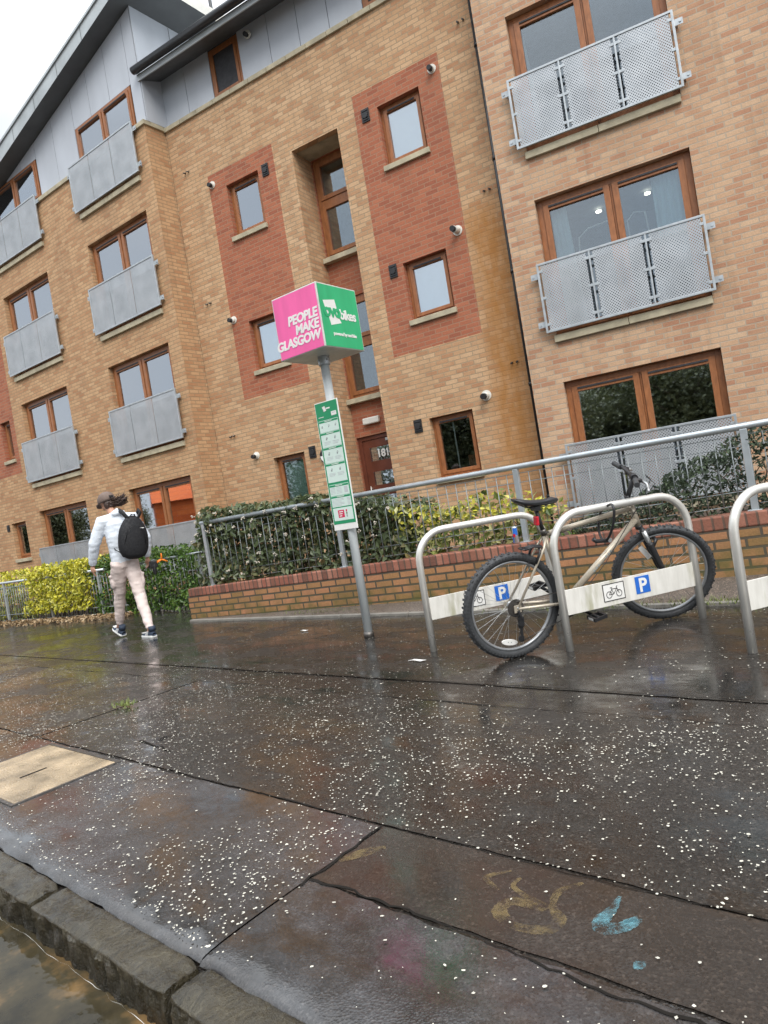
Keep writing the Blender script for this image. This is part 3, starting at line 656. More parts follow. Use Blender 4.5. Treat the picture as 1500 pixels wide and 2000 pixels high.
# kerb stones: chipped granite, rounded arris
M_kerb, t, p = newmat('wet_kerb_granite'); v = coords(t)
f1 = noise(t, v, 5, 7, .68); f2 = noise(t, v, 60, 5, .75); f3 = noise(t, v, 16, 6, .7, (3.2, 1, .45))
sp = t.nodes.new('ShaderNodeSeparateXYZ'); t.links.new(v, sp.inputs[0]); low = maprange(t, sp.outputs[2], -.09, -.015, 1, 0)
kc = ramp(t, mth(t, 'ADD', mth(t, 'MULTIPLY', f1, .45), mth(t, 'ADD', mth(t, 'MULTIPLY', f2, .25), mth(t, 'MULTIPLY', f3, .3))), [(.36, (.008, .006, .003)), (.47, (.030, .024, .012)), (.57, (.066, .054, .030)), (.70, (.17, .15, .10))])
kc = mixc(t, mth(t, 'MULTIPLY', low, .65), kc, (.016, .015, .011))       # darker towards the foot of the stone
t.links.new(kc, p.inputs['Base Color']); p.inputs['Coat Weight'].default_value = .35; p.inputs['Coat Roughness'].default_value = .12
t.links.new(maprange(t, f1, .35, .65, .16, .45), p.inputs['Roughness']); bump(t, p, mth(t, 'ADD', mth(t, 'ADD', f1, mth(t, 'MULTIPLY', f3, 1.3)), mth(t, 'MULTIPLY', f2, .45)), 1.0, .016)
b2 = nn(t, 'ShaderNodeBump', Strength=.7, Distance=.010); t.links.new(mth(t, 'ADD', f3, mth(t, 'MULTIPLY', f2, .3)), b2.inputs['Height']); t.links.new(b2.outputs[0], p.inputs['Coat Normal'])
def kerb_stone(k0, k1, label):
    mb = MB(); nx = max(10, int((k1-k0)/.009)); prof = []
    w_ = .128; hgt = .32; r = .007
    prof = [(-.002, -.2), (-.002, -.01), (-.008, 0.0)] + [(-.008 - (w_ - .03) * i/7, 0.0) for i in range(1, 8)]
    prof += [(-w_ + r - r*math.sin(a), -r + r*math.cos(a)) for a in np.linspace(.2, math.pi/2, 6)] + [(-w_, -r - (.15-r)*i/16) for i in range(1, 17)] + [(-w_, -.32)]
    vs = []; m = len(prof); sd_ = k0 * 7.3
    for i in range(nx + 1):
        k = k0 + .010 + (k1 - k0 - .020) * i / nx + .012*mnoise.noise(Vector((sd_, i/nx*2, 4))); e = min(i, nx - i) / nx * (k1 - k0); er = max(0, .03 - e) * (.5 + mnoise.noise(Vector((sd_, k*30, 1)))*.5)
        chip = max(0, mnoise.noise(Vector((k*6.5, sd_, 2))) - .05) + .5*max(0, mnoise.noise(Vector((k*23, sd_, 6))) - .1)
        for j, (n_, z_) in enumerate(prof):
            d1 = mnoise.fractal(Vector((k*9, n_*14 + sd_, z_*9)), 1.0, 2.0, 6) * .0085
            arris = math.exp(-((n_ + w_)**2 + (z_)**2) / .0016)
            face = 1 if z_ < -.015 and n_ < -.1 else 0
            rough_ = (mnoise.fractal(Vector((k*15, z_*8, sd_)), 1.0, 2.0, 6) * .017 + abs(mnoise.noise(Vector((k*48, z_*7, sd_+3)))) * .014 - max(0, mnoise.noise(Vector((k*6, z_*5, sd_+8))))*.016) * face
            vs.append((k, n_ + (er if n_ < -.05 else -er*.4) + rough_ + chip*.035*arris, z_ + d1*(.8 if face == 0 else 0) - chip*.05*arris - er*.7))
    fs = [(i*m+j, i*m+j+1, (i+1)*m+j+1, (i+1)*m+j) for i in range(nx) for j in range(m-1)]
    mb.add(vs, fs, 0, True); mb.f += [list(range(m)), [nx*m + j for j in range(m-1, -1, -1)]]; mb.m += [0, 0]; mb.s += [False, False]
    for i_ in range(len(fs)):
        if i_ % (m-1) > 14: mb.s[i_] = False
    return tag(part('kerb_stone', mb, [M_kerb], None, FK @ Matrix.Translation((0, 0, -.012))), label, 'kerb', 'kerb stones along the gutter')
kerb_stone(-2.20, -1.32, 'wet granite kerb stone out at the far left, past the others by the concrete cover')
kerb_stone(-1.31, -.435, 'wet granite kerb stone cut off by the left edge, farthest from the cracked pavement corner')
kerb_stone(-.425, .435, 'whole wet granite kerb stone with chipped front edge, between two open joints')
kerb_stone(.445, 1.32, 'wet granite kerb stone nearest the bottom edge, its front arris broken away')
kerb_stone(1.33, 2.2, 'wet granite kerb stone beyond the bottom edge, next past the broken one')
mb = MB(); mb.box(-60, -2.21, -.128, -.002, -.3, -.004); mb.box(2.21, 60, -.128, -.002, -.3, -.004); structure('kerb', mb, [M_kerb], FK)
# gutter puddle
M_pud, t, p = newmat('gutter_water'); v = coords(t)
c_ = ramp(t, noise(t, v, 3.2, 5, .6), [(.34, (.016, .014, .009)), (.50, (.050, .040, .022)), (.64, (.20, .12, .05)), (.74, (.11, .09, .06))])
t.links.new(c_, p.inputs['Base Color']); p.inputs['Roughness'].default_value = .03; p.inputs['IOR'].default_value = 1.33
bump(t, p, noise(t, v, 14, 2), .10, .01)
mb = MB(); lo = wob(-9, 7, -1.1, .05); hi = wob(-9, 7, -.118, .0); vs = [(a, b, -.118) for a, b in lo] + [(a, b, -.118) for a, b in hi]; n = len(lo)
mb.add(vs, [(i, i+1, n+i+1, n+i) for i in range(n-1)]); structure('puddle', mb, [M_pud], FK)
mb = MB(); mb.tube([(k, -.140 + .010*mnoise.noise(Vector((k*6, 0, 5))) + .006*mnoise.noise(Vector((k*21, 2, 5))), -.1175) for k in np.arange(-3, 2.2, .012)], [max(.00005, .0002 + .0012*mnoise.noise(Vector((k*11, 7, 1)))) for k in np.arange(-3, 2.2, .012)], 5); structure('waterline_highlight', mb, [M_white], FK)  # white thread modelled in place of the bright highlight along the waterline
def stone(x, y, z, r, label, m_):
    mb = MB(); vs = []; nu, nv = 16, 10
    for i in range(nv + 1):
        a = -math.pi/2 + math.pi * i / nv
        for j in range(nu):
            b = 2*math.pi*j/nu; d_ = Vector((math.cos(a)*math.cos(b), math.cos(a)*math.sin(b), math.sin(a)*.6)); q = 1 + .25*mnoise.noise(d_*2.2 + Vector((x*9, y, 0)))
            vs.append(tuple(d_ * r * q))
    mb.add(vs, [(i*nu+j, i*nu+(j+1) % nu, (i+1)*nu+(j+1) % nu, (i+1)*nu+j) for i in range(nv) for j in range(nu)], 0, True)
    tag(part('stone', mb, [m_], None, FK @ Matrix.Translation((x, y, z))), label, 'stone')
stone(.50, -.235, -.112, .022, 'small pale pebble in the gutter water near the bottom edge', M_white)
stone(.22, -.37, -.118, .045, 'low tan stone half sunk in the gutter water at the bottom left', M_conc)

# concrete cover with slot
o = thing('access_cover', 'tan concrete access cover with a dark slot set in wet pavement', 'cover', FK @ Matrix.Translation((-1.87, .465, 0)))
mb = MB(); mb.box(-2.285, -1.455, .215, .725, -.02, .009); part('slab', mb, [M_conc], o, FK, bevel=.006)
mb = MB(); mb.box(-1.835, -1.815, .38, .52, .0085, .0100); part('slot', mb, [M_crack], o, FK)
mb = MB(); mb.box(-2.305, -2.287, .195, .745, -.02, .0075); mb.box(-1.453, -1.435, .195, .745, -.02, .0075); mb.box(-2.287, -1.453, .727, .745, -.02, .0075); mb.box(-2.287, -1.453, .195, .213, -.02, .0075); part('frame', mb, [M_steel], o, FK)

# paint marks sprayed on the infill
def paint(name, col, a):
    m, t, p = newmat(name); p.inputs['Base Color'].default_value = (*col, 1); p.inputs['Roughness'].default_value = .35
    v = coords(t); f = mth(t, 'ADD', mth(t, 'MULTIPLY', noise(t, v, 14, 4, .65), .7), mth(t, 'MULTIPLY', noise(t, v, 150, 3, .8), .3)); o = t.nodes['Material Output']; tr = t.nodes.new('ShaderNodeBsdfTransparent'); mx_ = t.nodes.new('ShaderNodeMixShader')
    t.links.new(maprange(t, f, .42, .58, 0, a), mx_.inputs[0]); t.links.new(tr.outputs[0], mx_.inputs[1]); t.links.new(p.outputs[0], mx_.inputs[2]); t.links.new(mx_.outputs[0], o.inputs['Surface']); return m
M_pblue = paint('blue_spray', (.15, .36, .42), .62); M_pyel = paint('yellow_spray', (.33, .24, .10), .30)
def smooth3(pts, n=7):
    P_ = [Vector((*q, 0)) for q in pts]; P_ = [P_[0]*2 - P_[1]] + P_ + [P_[-1]*2 - P_[-2]]; r_ = []
    for i in range(1, len(P_) - 2):
        a, b, c, d = P_[i-1], P_[i], P_[i+1], P_[i+2]
        for j in range(n + (i == len(P_) - 3)): t_ = j/n; r_.append(.5*((2*b) + (c-a)*t_ + (2*a-5*b+4*c-d)*t_*t_ + (3*b-a-3*c+d)*t_**3))
    return r_
def stroke(pts, wd_, mat, label):
    mb = MB(); P = np.array([list(q)[:2] for q in smooth3(pts)], float)
    T = np.gradient(P, axis=0); T /= np.linalg.norm(T, axis=1)[:, None] + 1e-9
    Q = np.stack([-T[:, 1], T[:, 0]], 1); n = len(P); e = np.sin(np.linspace(.35, math.pi-.35, n)) * (1 + .35*np.convolve(rng.normal(0, 1, n + 4), np.ones(5)/5, 'valid'))
    vs = [(*(P[i]+Q[i]*wd_*e[i]/2), .0062) for i in range(n)] + [(*(P[i]-Q[i]*wd_*e[i]/2), .0062) for i in range(n)]
    mb.add(vs, [(i, n+i, n+i+1, i+1) for i in range(n-1)]); tag(part('paint_mark', mb, [mat], None, FK), label, 'paint mark')
stroke([(1.30, .715), (1.305, .66), (1.30, .60), (1.315, .575), (1.355, .60), (1.375, .645), (1.35, .62)], .040, M_pblue, 'light blue sprayed hook on the brown infill at lower right')
stroke([(1.425, .495), (1.45, .485)], .03, M_pblue, 'light blue sprayed blob at the edge of the broken joint')
stroke([(.44, .52), (.475, .58), (.53, .65)], .045, M_pyel, 'faint yellow sprayed dash beside the cross joint')
stroke([(1.19, .73), (1.15, .67), (1.165, .60), (1.205, .56), (1.20, .51), (1.12, .485), (1.05, .52), (1.06, .575), (1.15, .585), (1.03, .63), (1.02, .68)], .034, M_pyel, 'faint yellow sprayed loop left of the blue mark')
stroke([(.98, .70), (.93, .64), (1.0, .60)], .02, M_pyel, 'faintest yellow sprayed scrawl, between the yellow dash and the loop')

# white flecks washed over the pavement
def dens(k, n):
    if n > 4.6: return 40
    if n < .02: return 6
    c = mnoise.noise(Vector((k*1.3, n*1.6, 3)))
    if -2.32 < k < -1.42 and .2 < n < .74: return 0
    if n < .76: return (620 if k < .42 else (36 if n > .41 else 120)) * max(.05, .55 + 1.3*c)
    if n < 2.0: return 560 * max(.12, .78 + 1.1*c)
    if n < 2.32: return 300 * max(.2, .7 + c)
    return 150 * max(.15, .6 + 1.1*c)
mb = MB()
for i in range(95000):
    n_ = random.random() ** 1.15 * 5.0 + .0; k = -7.5 + random.random() * 10
    if random.random() * 900 > dens(k, n_): continue
    r_ = .0023 + .0042 * random.random()**2.3; a0 = random.random()*6.28; q = random.randint(4, 6); e = .45 + .5*random.random()
    ca, sa = math.cos(a0), math.sin(a0); pts = []
    for j in range(q):
        a = 2*math.pi*j/q; x_ = r_*math.cos(a)*(.8+.4*random.random()); y_ = r_*e*math.sin(a)*(.8+.4*random.random()); pts.append((k + x_*ca - y_*sa, n_ + x_*sa + y_*ca, (.0085 if n_ > .15 else .006) + .0015*random.random()))
    mb.add(pts, [tuple(range(q))])
fl = structure('white_flecks', mb, [M_fleck], FK, kind='stuff'); tag(fl, 'small white flecks scattered thickly over the wet asphalt', 'flecks')
for (k, n_, s_, lb) in ((-.97, 2.70, .075, 'torn white scrap lying on the wet pavement left of the first stand'), (-3.1, 3.55, .05, 'crumpled white scrap near the foot of the sign pole')):
    mb = MB(); mb.add([(k-s_, n_-.012, .012), (k-.3*s_, n_-.02, .02), (k+.5*s_, n_-.015, .013), (k+s_, n_+.005, .018), (k+.4*s_, n_+.022, .012), (k-.5*s_, n_+.018, .016)], [(0, 1, 5), (1, 2, 4, 5), (2, 3, 4)])
    sol = part('litter', mb, [M_white], None, FK); sol.modifiers.new('solid', 'SOLIDIFY').thickness = .003; tag(sol, lb, 'litter')

# ================================================================== LOW WALL, EDGING, PLANTING BED
SW = FW @ Matrix.Rotation(-math.atan(.030), 4, 'Y')
o = thing('garden_wall', 'low wall of buff brick with a red brick-on-edge coping', 'wall', FW)
mb = MB(); mb.box(.0, 12, 0, .215, -.5, .305); part('brickwork', mb, [M_wallb], o, SW)
mb = MB(); mb.box(.035, 12, -.006, .221, .3055, .415); part('coping', mb, [M_coping], o, SW, bevel=.012)
mb = MB(); e = [(a, -.13 - .031*a) for a in np.arange(.2, 12.1, .5)]
mb.add([(a, n, .024) for a, n in e] + [(a, 0.005, .02*a + .012) for a, n in e], [(i, i+1, len(e)+i+1, len(e)+i) for i in range(len(e)-1)]); structure('verge', mb, [M_strip], FW)
mb = MB()
for i in range(13):
    a0 = .2 + i*.91; a1 = a0 + .9; f_ = lambda a: -.13 - .031*a
    mb.add([(a0, f_(a0)-.05, -.02), (a1, f_(a1)-.05, -.02), (a1, f_(a1), -.02), (a0, f_(a0), -.02), (a0, f_(a0)-.05, .03), (a1, f_(a1)-.05, .03), (a1, f_(a1), .032), (a0, f_(a0), .032)], [(0,3,2,1),(4,5,6,7),(0,1,5,4),(1,2,6,5),(2,3,7,6),(3,0,4,7)])
structure('edging', mb, [M_edge], FW, bevel=.006)
mb = MB(); mb.box(.2, 12, .215, 2.2, -.2, .30); structure('planting_bed', mb, [M_soil], SW)
mb = MB(); mb.add(*sheet([(-8, .1), (3.4, .1), (3.4, 3.0), (-8, 3.0)], .02)); structure('planting_bed', mb, [M_soil], FF)

# ---- foliage helpers
def leaves(P, Nrm, size, aspect=.45, fold=.25, droop=0, jit=.7):
    """one folded leaf (two triangles) per point, facing roughly along Nrm"""
    n = len(P); d = Nrm + rng.normal(0, jit, (n, 3)); d /= np.linalg.norm(d, axis=1)[:, None]
    r = rng.normal(0, 1, (n, 3)); r[:, 2] -= droop; t_ = r - d * (r*d).sum(1)[:, None]; t_ /= np.linalg.norm(t_, axis=1)[:, None]; b = np.cross(d, t_)
    s = (size * (.65 + .7*rng.random(n)))[:, None]
    V = np.stack([P - t_*s*.5, P + b*s*aspect*.5 + d*s*fold*.35, P + t_*s*.5, P - b*s*aspect*.5 + d*s*fold*.35], 1).reshape(-1, 3)
    i = np.arange(n)*4; F = np.concatenate([np.stack([i, i+2, i+1], 1), np.stack([i, i+3, i+2], 1)])
    return V, F
def leafmesh(name, V, F, mats):
    me = bpy.data.meshes.new(name); me.from_pydata(V.tolist(), [], F.tolist()); me.update()
    for m in mats: me.materials.append(m)
    return me
def hedge_pts(n, x0, x1, y0, y1, zf0, zf1, bumpy=.10, seed=0, front=.72):
    """points through a box hedge, crowded towards front and top, with a lumpy skin"""
    P = []; Nn = []
    while len(P) < n:
        x = x0 + (x1-x0)*random.random(); z0, z1 = zf0(x), zf1(x); u = random.random()
        if u < front: y = y0 + (y1-y0)*.32*random.random()**1.4; z = z0 + (z1-z0)*random.random(); nr = (0, -1, .35)
        elif u < .93: y = y0 + (y1-y0)*random.random(); z = z1 - (z1-z0)*.22*random.random()**1.5; nr = (0, -.3, 1)
        else: y = y0 + (y1-y0)*random.random(); z = z0 + (z1-z0)*random.random(); nr = (0, -.6, .6)
        q = mnoise.noise(Vector((x*2.6, z*3.0, seed))); q2 = mnoise.noise(Vector((x*8, z*8, seed+5)))
        if q2 < -.30 and random.random() < .75: continue
        y += -q*bumpy; z += (q*.6 + q2*.5)*bumpy*(z-z0)/(z1-z0)
        ex = min(x-x0, x1-x); 
        if ex < .12 and random.random() > (ex/.12)*.8 + .25 + q: continue
        P.append((x, y, z)); Nn.append(nr)
    return np.array(P), np.array(Nn, float)
def stems(n, x0, x1, y0, y1, zf0, zf1):
    mb = MB()
    for i in range(n):
        x = x0 + (x1-x0)*random.random(); y = y0 + (y1-y0)*random.random(); z0, z1 = zf0(x), zf1(x); pts = [(x, y, z0 - .05)]
        for j in range(1, 5): pts.append((x + random.gauss(0, .05)*j*.6, y + random.gauss(0, .04)*j*.6, z0 + (z1-z0)*j/4.6))
        mb.tube(pts, [.009, .008, .006, .005, .003], 5)
    return mb
zt = lambda a: .30 + .03*a      # bed level
o = thing('hedge', 'dark broad-leaved hedge with white flower heads behind the wall railing', 'hedge', FW @ Matrix.Translation((1.9, .5, .35)))
top = lambda a: 1.37 + .03*math.sin(a*3) if a < 2.3 else 1.37 - .24*(a - 2.3)
P, Q = hedge_pts(7600, .12, 3.72, .10, 1.0, zt, top, .10, 1); part('foliage', leafmesh('foliage', *leaves(P, Q, .096, .5, .3, .5, .55), [M_leafd]), None, o, FW)
part('stems', stems(70, .2, 3.6, .2, .8, zt, lambda a: top(a) - .1), [M_twig], o, FW)
mb = MB()
for i in range(46):
    x = .15 + 3.4*random.random(); z = zt(x) + (top(x)-zt(x)+.03)*random.random()**.6; y = .06 - .1*mnoise.noise(Vector((x*2.6, z*3, 1)))
    for j in range(7): mb.ell((x + random.gauss(0, .015), y + random.gauss(0, .010), z + random.gauss(0, .010)), (.010, .009, .008), 0, 6, 4)
part('flowers', mb, [M_flower], o, FW, kind='stuff')
o = thing('shrub', 'low yellow and cream variegated shrub behind the first bicycle stand', 'shrub', FW @ Matrix.Translation((4.3, .4, .43)))
t2 = lambda a: 1.00 - .05*math.sin(a*5) - max(0, a - 4.7)*.25
P, Q = hedge_pts(1500, 3.45, 5.3, .12, .75, zt, t2, .12, 3); i_ = (P[:, 2] > .82) & (rng.random(len(P)) < .6)
part('foliage', leafmesh('foliage', *leaves(P[i_], Q[i_], .065, .5, .3), [M_leafy]), None, o, FW); part('foliage', leafmesh('foliage', *leaves(P[~i_], Q[~i_], .085, .5, .3), [M_leafv]), None, o, FW)
part('stems', stems(26, 3.5, 5.2, .2, .6, zt, lambda a: t2(a) - .1), [M_twig], o, FW)
o = thing('hedge', 'dense deep green fine-leaved hedge at right behind the railing', 'hedge', FW @ Matrix.Translation((7.4, .5, .5)))
t3 = lambda a: .70 + (a - 5.5)*.36 if a < 6.9 else 1.18 + .04*math.sin(a*4)
P, Q = hedge_pts(15000, 5.45, 10.6, .10, 1.1, zt, t3, .15, 8); part('foliage', leafmesh('foliage', *leaves(P, Q, .048, .36, .2, jit=.9), [M_leafk]), None, o, FW)
part('stems', stems(60, 5.6, 10.4, .3, .9, zt, lambda a: t3(a) - .1), [M_twig], o, FW)
o = thing('plant', 'small tuft of strappy green leaves on the wall behind the bicycle saddle', 'plant', FW @ Matrix.Translation((5.35, .3, .46)))
V = []; F = []
for i in range(34):
    a = random.random()*6.28; l = .14 + .12*random.random(); x, y = 5.40 + random.gauss(0, .05), .30 + random.gauss(0, .03); b = len(V); dx, dy = math.cos(a), math.sin(a)
    for j, (s_, h_) in enumerate(((0, 0), (.35, .55), (.75, .8), (1.1, .7))): wd_ = .009*(1 - j/3.2); V += [(x+dx*l*s_-dy*wd_, y+dy*l*s_+dx*wd_, .45+l*h_), (x+dx*l*s_+dy*wd_, y+dy*l*s_-dx*wd_, .45+l*h_)]
    F += [(b, b+1, b+3, b+2), (b+2, b+3, b+5, b+4), (b+4, b+5, b+7, b+6)]
mb = MB(); mb.add(V, F); part('leaves', mb, [M_leafg], o, FW)
zz = lambda a: .03
o = thing('hedge', 'bright yellow clipped hedge spilling over the left railing beside the walker', 'hedge', FF @ Matrix.Translation((2, .3, 0)))
t4 = lambda a: .86 + .12*min(1, (a - .95)*1.2) + .05*math.sin(a*5)
P, Q = hedge_pts(5200, .98, 3.0, -.14, .9, lambda a: .16, t4, .13, 11); part('foliage', leafmesh('foliage', *leaves(P, Q, .075, .5, .3), [M_leafy]), None, o, FF)
part('stems', stems(40, 1.1, 2.9, .1, .7, zz, lambda a: .8), [M_twig], o, FF)
o = thing('hedge', 'bright green leafy hedge between the walker and the garden wall', 'hedge', FF @ Matrix.Translation((4.3, .3, 0)))
P, Q = hedge_pts(7200, 2.75, 5.75, -.02, .95, zz, lambda a: .97 - max(0, a-5.1)*.25 + .04*math.sin(a*4), .12, 15); part('foliage', leafmesh('foliage', *leaves(P, Q, .07, .5, .3), [M_leafg]), None, o, FF)
part('stems', stems(50, 2.9, 5.6, .1, .7, zz, lambda a: .8), [M_twig], o, FF)
o = thing('hedge', 'yellow shrub behind the railing at the left edge', 'hedge', FF @ Matrix.Translation((-.9, .6, 0)))
P, Q = hedge_pts(2600, -3.2, .35, .28, 1.1, zz, lambda a: .98 - .15*max(0, a + .1), .14, 19); part('foliage', leafmesh('foliage', *leaves(P, Q, .08, .5, .3), [M_leafy]), None, o, FF)
part('stems', stems(30, -3, .3, .4, .9, zz, lambda a: .8), [M_twig], o, FF)
o = thing('shrub', 'thin green shrub behind the bars between the two yellow hedges', 'shrub', FF @ Matrix.Translation((.6, .4, 0)))
P, Q = hedge_pts(700, -.9, 1.2, .08, .7, zz, lambda a: .72, .14, 23); part('foliage', leafmesh('foliage', *leaves(P, Q, .08, .45, .3), [M_leafv]), None, o, FF)
part('stems', stems(30, -.8, 1.1, .1, .6, zz, lambda a: .7), [M_twig], o, FF)
# dry leaves along the left railing; weeds by the edging
n = 2600; P = np.stack([rng.uniform(-6, 4.1, n), -.05 - np.abs(rng.normal(0, .17, n)), np.full(n, .012) + rng.random(n)*.05], 1)
tag(structure('leaf_litter', leafmesh('leaf_litter', *leaves(P, np.tile([0, -.2, 1.], (n, 1)), .07, .55, .5), [M_dry]), None, FF, kind='stuff'), 'tan dry leaves heaped along the foot of the left railing', 'leaf litter')
V = []; F = []
def blades(M_, n, fx, fy, h):
    for i in range(n):
        x, y = fx(), fy(); a = random.random()*6.28; l = h*(.5 + random.random()); b = len(V); q = Vector((x, y, .02)); q = M_ @ q; dx, dy = math.cos(a), math.sin(a)
        V.extend([(q.x-dy*.004, q.y+dx*.004, q.z), (q.x+dy*.004, q.y-dx*.004, q.z), (q.x+dx*l*.7, q.y+dy*l*.7, q.z+l*.8)]); F.append((b, b+1, b+2))
blades(FW, 900, lambda: random.choice((random.gauss(6.9, .35), random.gauss(5.6, .3))), lambda: -.33 + random.gauss(0, .05), .05)
blades(FW, 260, lambda: random.gauss(2.6, .35), lambda: -.10 + random.gauss(0, .03), .05); blades(FK, 120, lambda: random.gauss(-2.58, .05), lambda: random.gauss(1.37, .03), .03)
mb = MB(); mb.add(V, F); tag(structure('grass', mb, [M_grass], kind='stuff'), 'short weedy grass in the joint along the pavement edging', 'grass')
n = 500; P = np.stack([rng.normal(6.6, .6, n), -.36 + rng.normal(0, .06, n), np.full(n, .03)], 1)

# ================================================================== RAILINGS
o = thing('railing', 'galvanised railing of wire mesh on top of the brick garden wall', 'railing', FW)
zc = lambda a: .415 + .030*a; yR = .09
mb = MB(); mb.tube([(.40, yR, 1.262), (12, yR, 1.262)], .026, 14); part('handrail', mb, [M_rail], o, FW)
for a in (.45, 2.79, 5.03, 6.935, 9.1, 11.3):
    mb = MB(); mb.box(a - .026, a + .026, yR - .02, yR + .02, zc(a) - .05, 1.243); mb.box(a - .05, a + .05, yR - .045, yR + .045, zc(a) - .002, zc(a) + .008); part('post', mb, [M_rail], o, FW, bevel=.004)
mb = MB(); yv = yR + .012
for z in (1.20, 1.115): mb.tube([(.45, yv, z), (12, yv, z)], .0042, 5)
for d_ in (.05, .155): mb.tube([(.45, yv, zc(.45) + d_), (12, yv, zc(12) + d_)], .0042, 5)
for a in np.arange(.56, 12, .112): mb.tube([(a, yv - .007, zc(a) + .05), (a, yv - .007, 1.205)], .0046, 5)
part('wire_mesh', mb, [M_galvd], o, FW)
o = thing('railing', 'low grey railing of upright bars along the planted bed at left', 'railing', FF)
mb = MB(); mb.tube([(-5, 0, .80), (3.4, 0, .80)], .022, 10); part('handrail', mb, [M_rail], o, FF)
for a in (-3.2, -1.55, .04, 1.62, 3.2):
    mb = MB(); mb.box(a-.022, a+.022, -.02, .02, -.02, .79); part('post', mb, [M_rail], o, FF, bevel=.003)
mb = MB()
for z in (.17, .055, .70): mb.tube([(-5, .004, z), (3.9 if z < .5 else 3.3, .004, z)], .007, 6)
for a in np.arange(-5, 3.9, .085): mb.tube([(a, .004, .04), (a, .004, .74)], .0055, 5)
part('bars', mb, [M_galvd], o, FF)
o = thing('railing', 'short galvanised side railing where the path meets the wall end', 'railing', FF @ Matrix.Translation((5.7, .2, 0)))
mb = MB(); mb.tube([(4.3, .05, .82), (5.95, .05, .86)], .018, 10); part('handrail', mb, [M_galvd], o, FF)
mb = MB(); mb.box(5.72, 5.77, .03, .07, -.02, .86); part('post', mb, [M_galvd], o, FF)
mb = MB()
for a in np.arange(4.35, 5.9, .1): mb.tube([(a, .05, .04), (a, .05, .82)], .006, 5)
part('bars', mb, [M_galvd], o, FF)
# energy drink can
q = FW @ Vector((4.73, -.0, 0)); 
o = thing('drink_can', 'blue and silver drink can standing on the wall coping', 'can', FW @ Matrix.Translation((4.95, .04, zc(4.95))))
mb = MB(); R_ = .027; mb.tube([(0, 0, .002), (0, 0, .008), (0, 0, .150), (0, 0, .160)], [.022, R_, R_, .022], 20, 0)
for k in range(2):
    for j in range(5):
        a0 = math.pi*(1.5) + (k-1)*math.pi/2 + j*math.pi/10 - .25; a1 = a0 + math.pi/10; r = R_ + .0006; z0_, z1_ = ((.012, .080), (.080, .146))[k]
        mb.add([(r*math.cos(a0), r*math.sin(a0), z0_), (r*math.cos(a1), r*math.sin(a1), z0_), (r*math.cos(a1), r*math.sin(a1), z1_), (r*math.cos(a0), r*math.sin(a0), z1_)], [(0, 1, 2, 3)], 1)
r = R_ + .0012
for j in range(5):
    a0 = 1.5*math.pi - .45 + j*.18; mb.add([(r*math.cos(a0), r*math.sin(a0), .062), (r*math.cos(a0+.18), r*math.sin(a0+.18), .066), (r*math.cos(a0+.18), r*math.sin(a0+.18), .094), (r*math.cos(a0), r*math.sin(a0), .090)], [(0, 1, 2, 3)], 2)
part('can_body', mb, [M_alu, M_blue, M_redl], o)

# ================================================================== SIGN POLE
FS = frame(-.30, 5.98, 37)
o = thing('bike_hire_sign', 'tall grey pole carrying a pink and green sign cube and a narrow green-headed notice panel', 'sign', FS)
mb = MB(); mb.tube([(0, 0, -.1), (0, 0, 2.47)], .038, 20); mb.tube([(0, 0, .0), (0, 0, .055)], .045, 16, 1); part('pole', mb, [simple('pale_galvanised_pole', (.60, .64, .65), .4, .15, .14, 12, stretch=(1, 1, .3)), M_steel], o)
mb = MB(); mb.tube([(0, 0, 2.385), (0, 0, 2.47)], .052, 20)
for k in range(3): a = -1.9 + k*1.6; mb.tube([(.05*math.cos(a), .05*math.sin(a), 2.425), (.066*math.cos(a), .066*math.sin(a), 2.425)], .008, 6)
part('collar', mb, [M_galv], o, bevel=.003)
hs, zb, ztp = .257, 2.462, 2.995
mb = MB(); mb.box(-hs, hs, -hs, hs, zb, ztp); cube = part('sign_cube', mb, [simple('sign_casing', (.60, .62, .58), .4, .2)], o, bevel=.006)
e = .012
def facelet(Mx, mat, name):
    mb = MB(); mb.box(-hs+e, hs-e, -hs-.003, -hs+.002, zb+e*.7, ztp-e); return part(name, mb, [mat], cube, FS @ Mx)
facelet(Matrix(), M_pink, 'pink_face'); facelet(Matrix.Rotation(RAD(90), 4, 'Z'), M_green, 'green_face'); facelet(Matrix.Rotation(RAD(180), 4, 'Z'), M_pink, 'pink_face'); facelet(Matrix.Rotation(RAD(270), 4, 'Z'), M_green, 'green_face')
def onface(me, x, z, Mx=Matrix(), par=None, name='lettering', y=-hs-.0045): return part(name, me, None, par or cube, FS @ Mx @ Matrix.Translation((x, y, z)) @ XZ)
onface(text_mesh('PEOPLE\nMAKE\nGLASGOW', .1055, .0012, .0042, .12, 'RIGHT', .93, .86, [M_white]), .228, zb + .262)
G90 = Matrix.Rotation(RAD(90), 4, 'Z')
mb = MB(); q = [(-.205, .385), (-.055, .408), (-.042, .345), (-.045, .28), (-.005, .215), (-.142, .185), (-.160, .262), (-.185, .32)]
mb.prism([(a, zb + b) for a, b in q], -hs-.0042, -hs-.003); part('emblem', mb, [M_white], cube, FS @ G90)
onface(text_mesh('ovo', .150, .0008, .0065, 0, 'LEFT', .88, 1, [M_green]), -.212, zb + .258, G90, y=-hs-.0056)
onface(text_mesh('bikes', .118, .0012, .0030, 0, 'LEFT', .88, 1, [M_white]), -.012, zb + .250, G90)
onface(text_mesh('powered by nextbike', .040, .001, .0012, 0, 'CENTER', .88, 1, [M_white]), .02, zb + .105, G90)
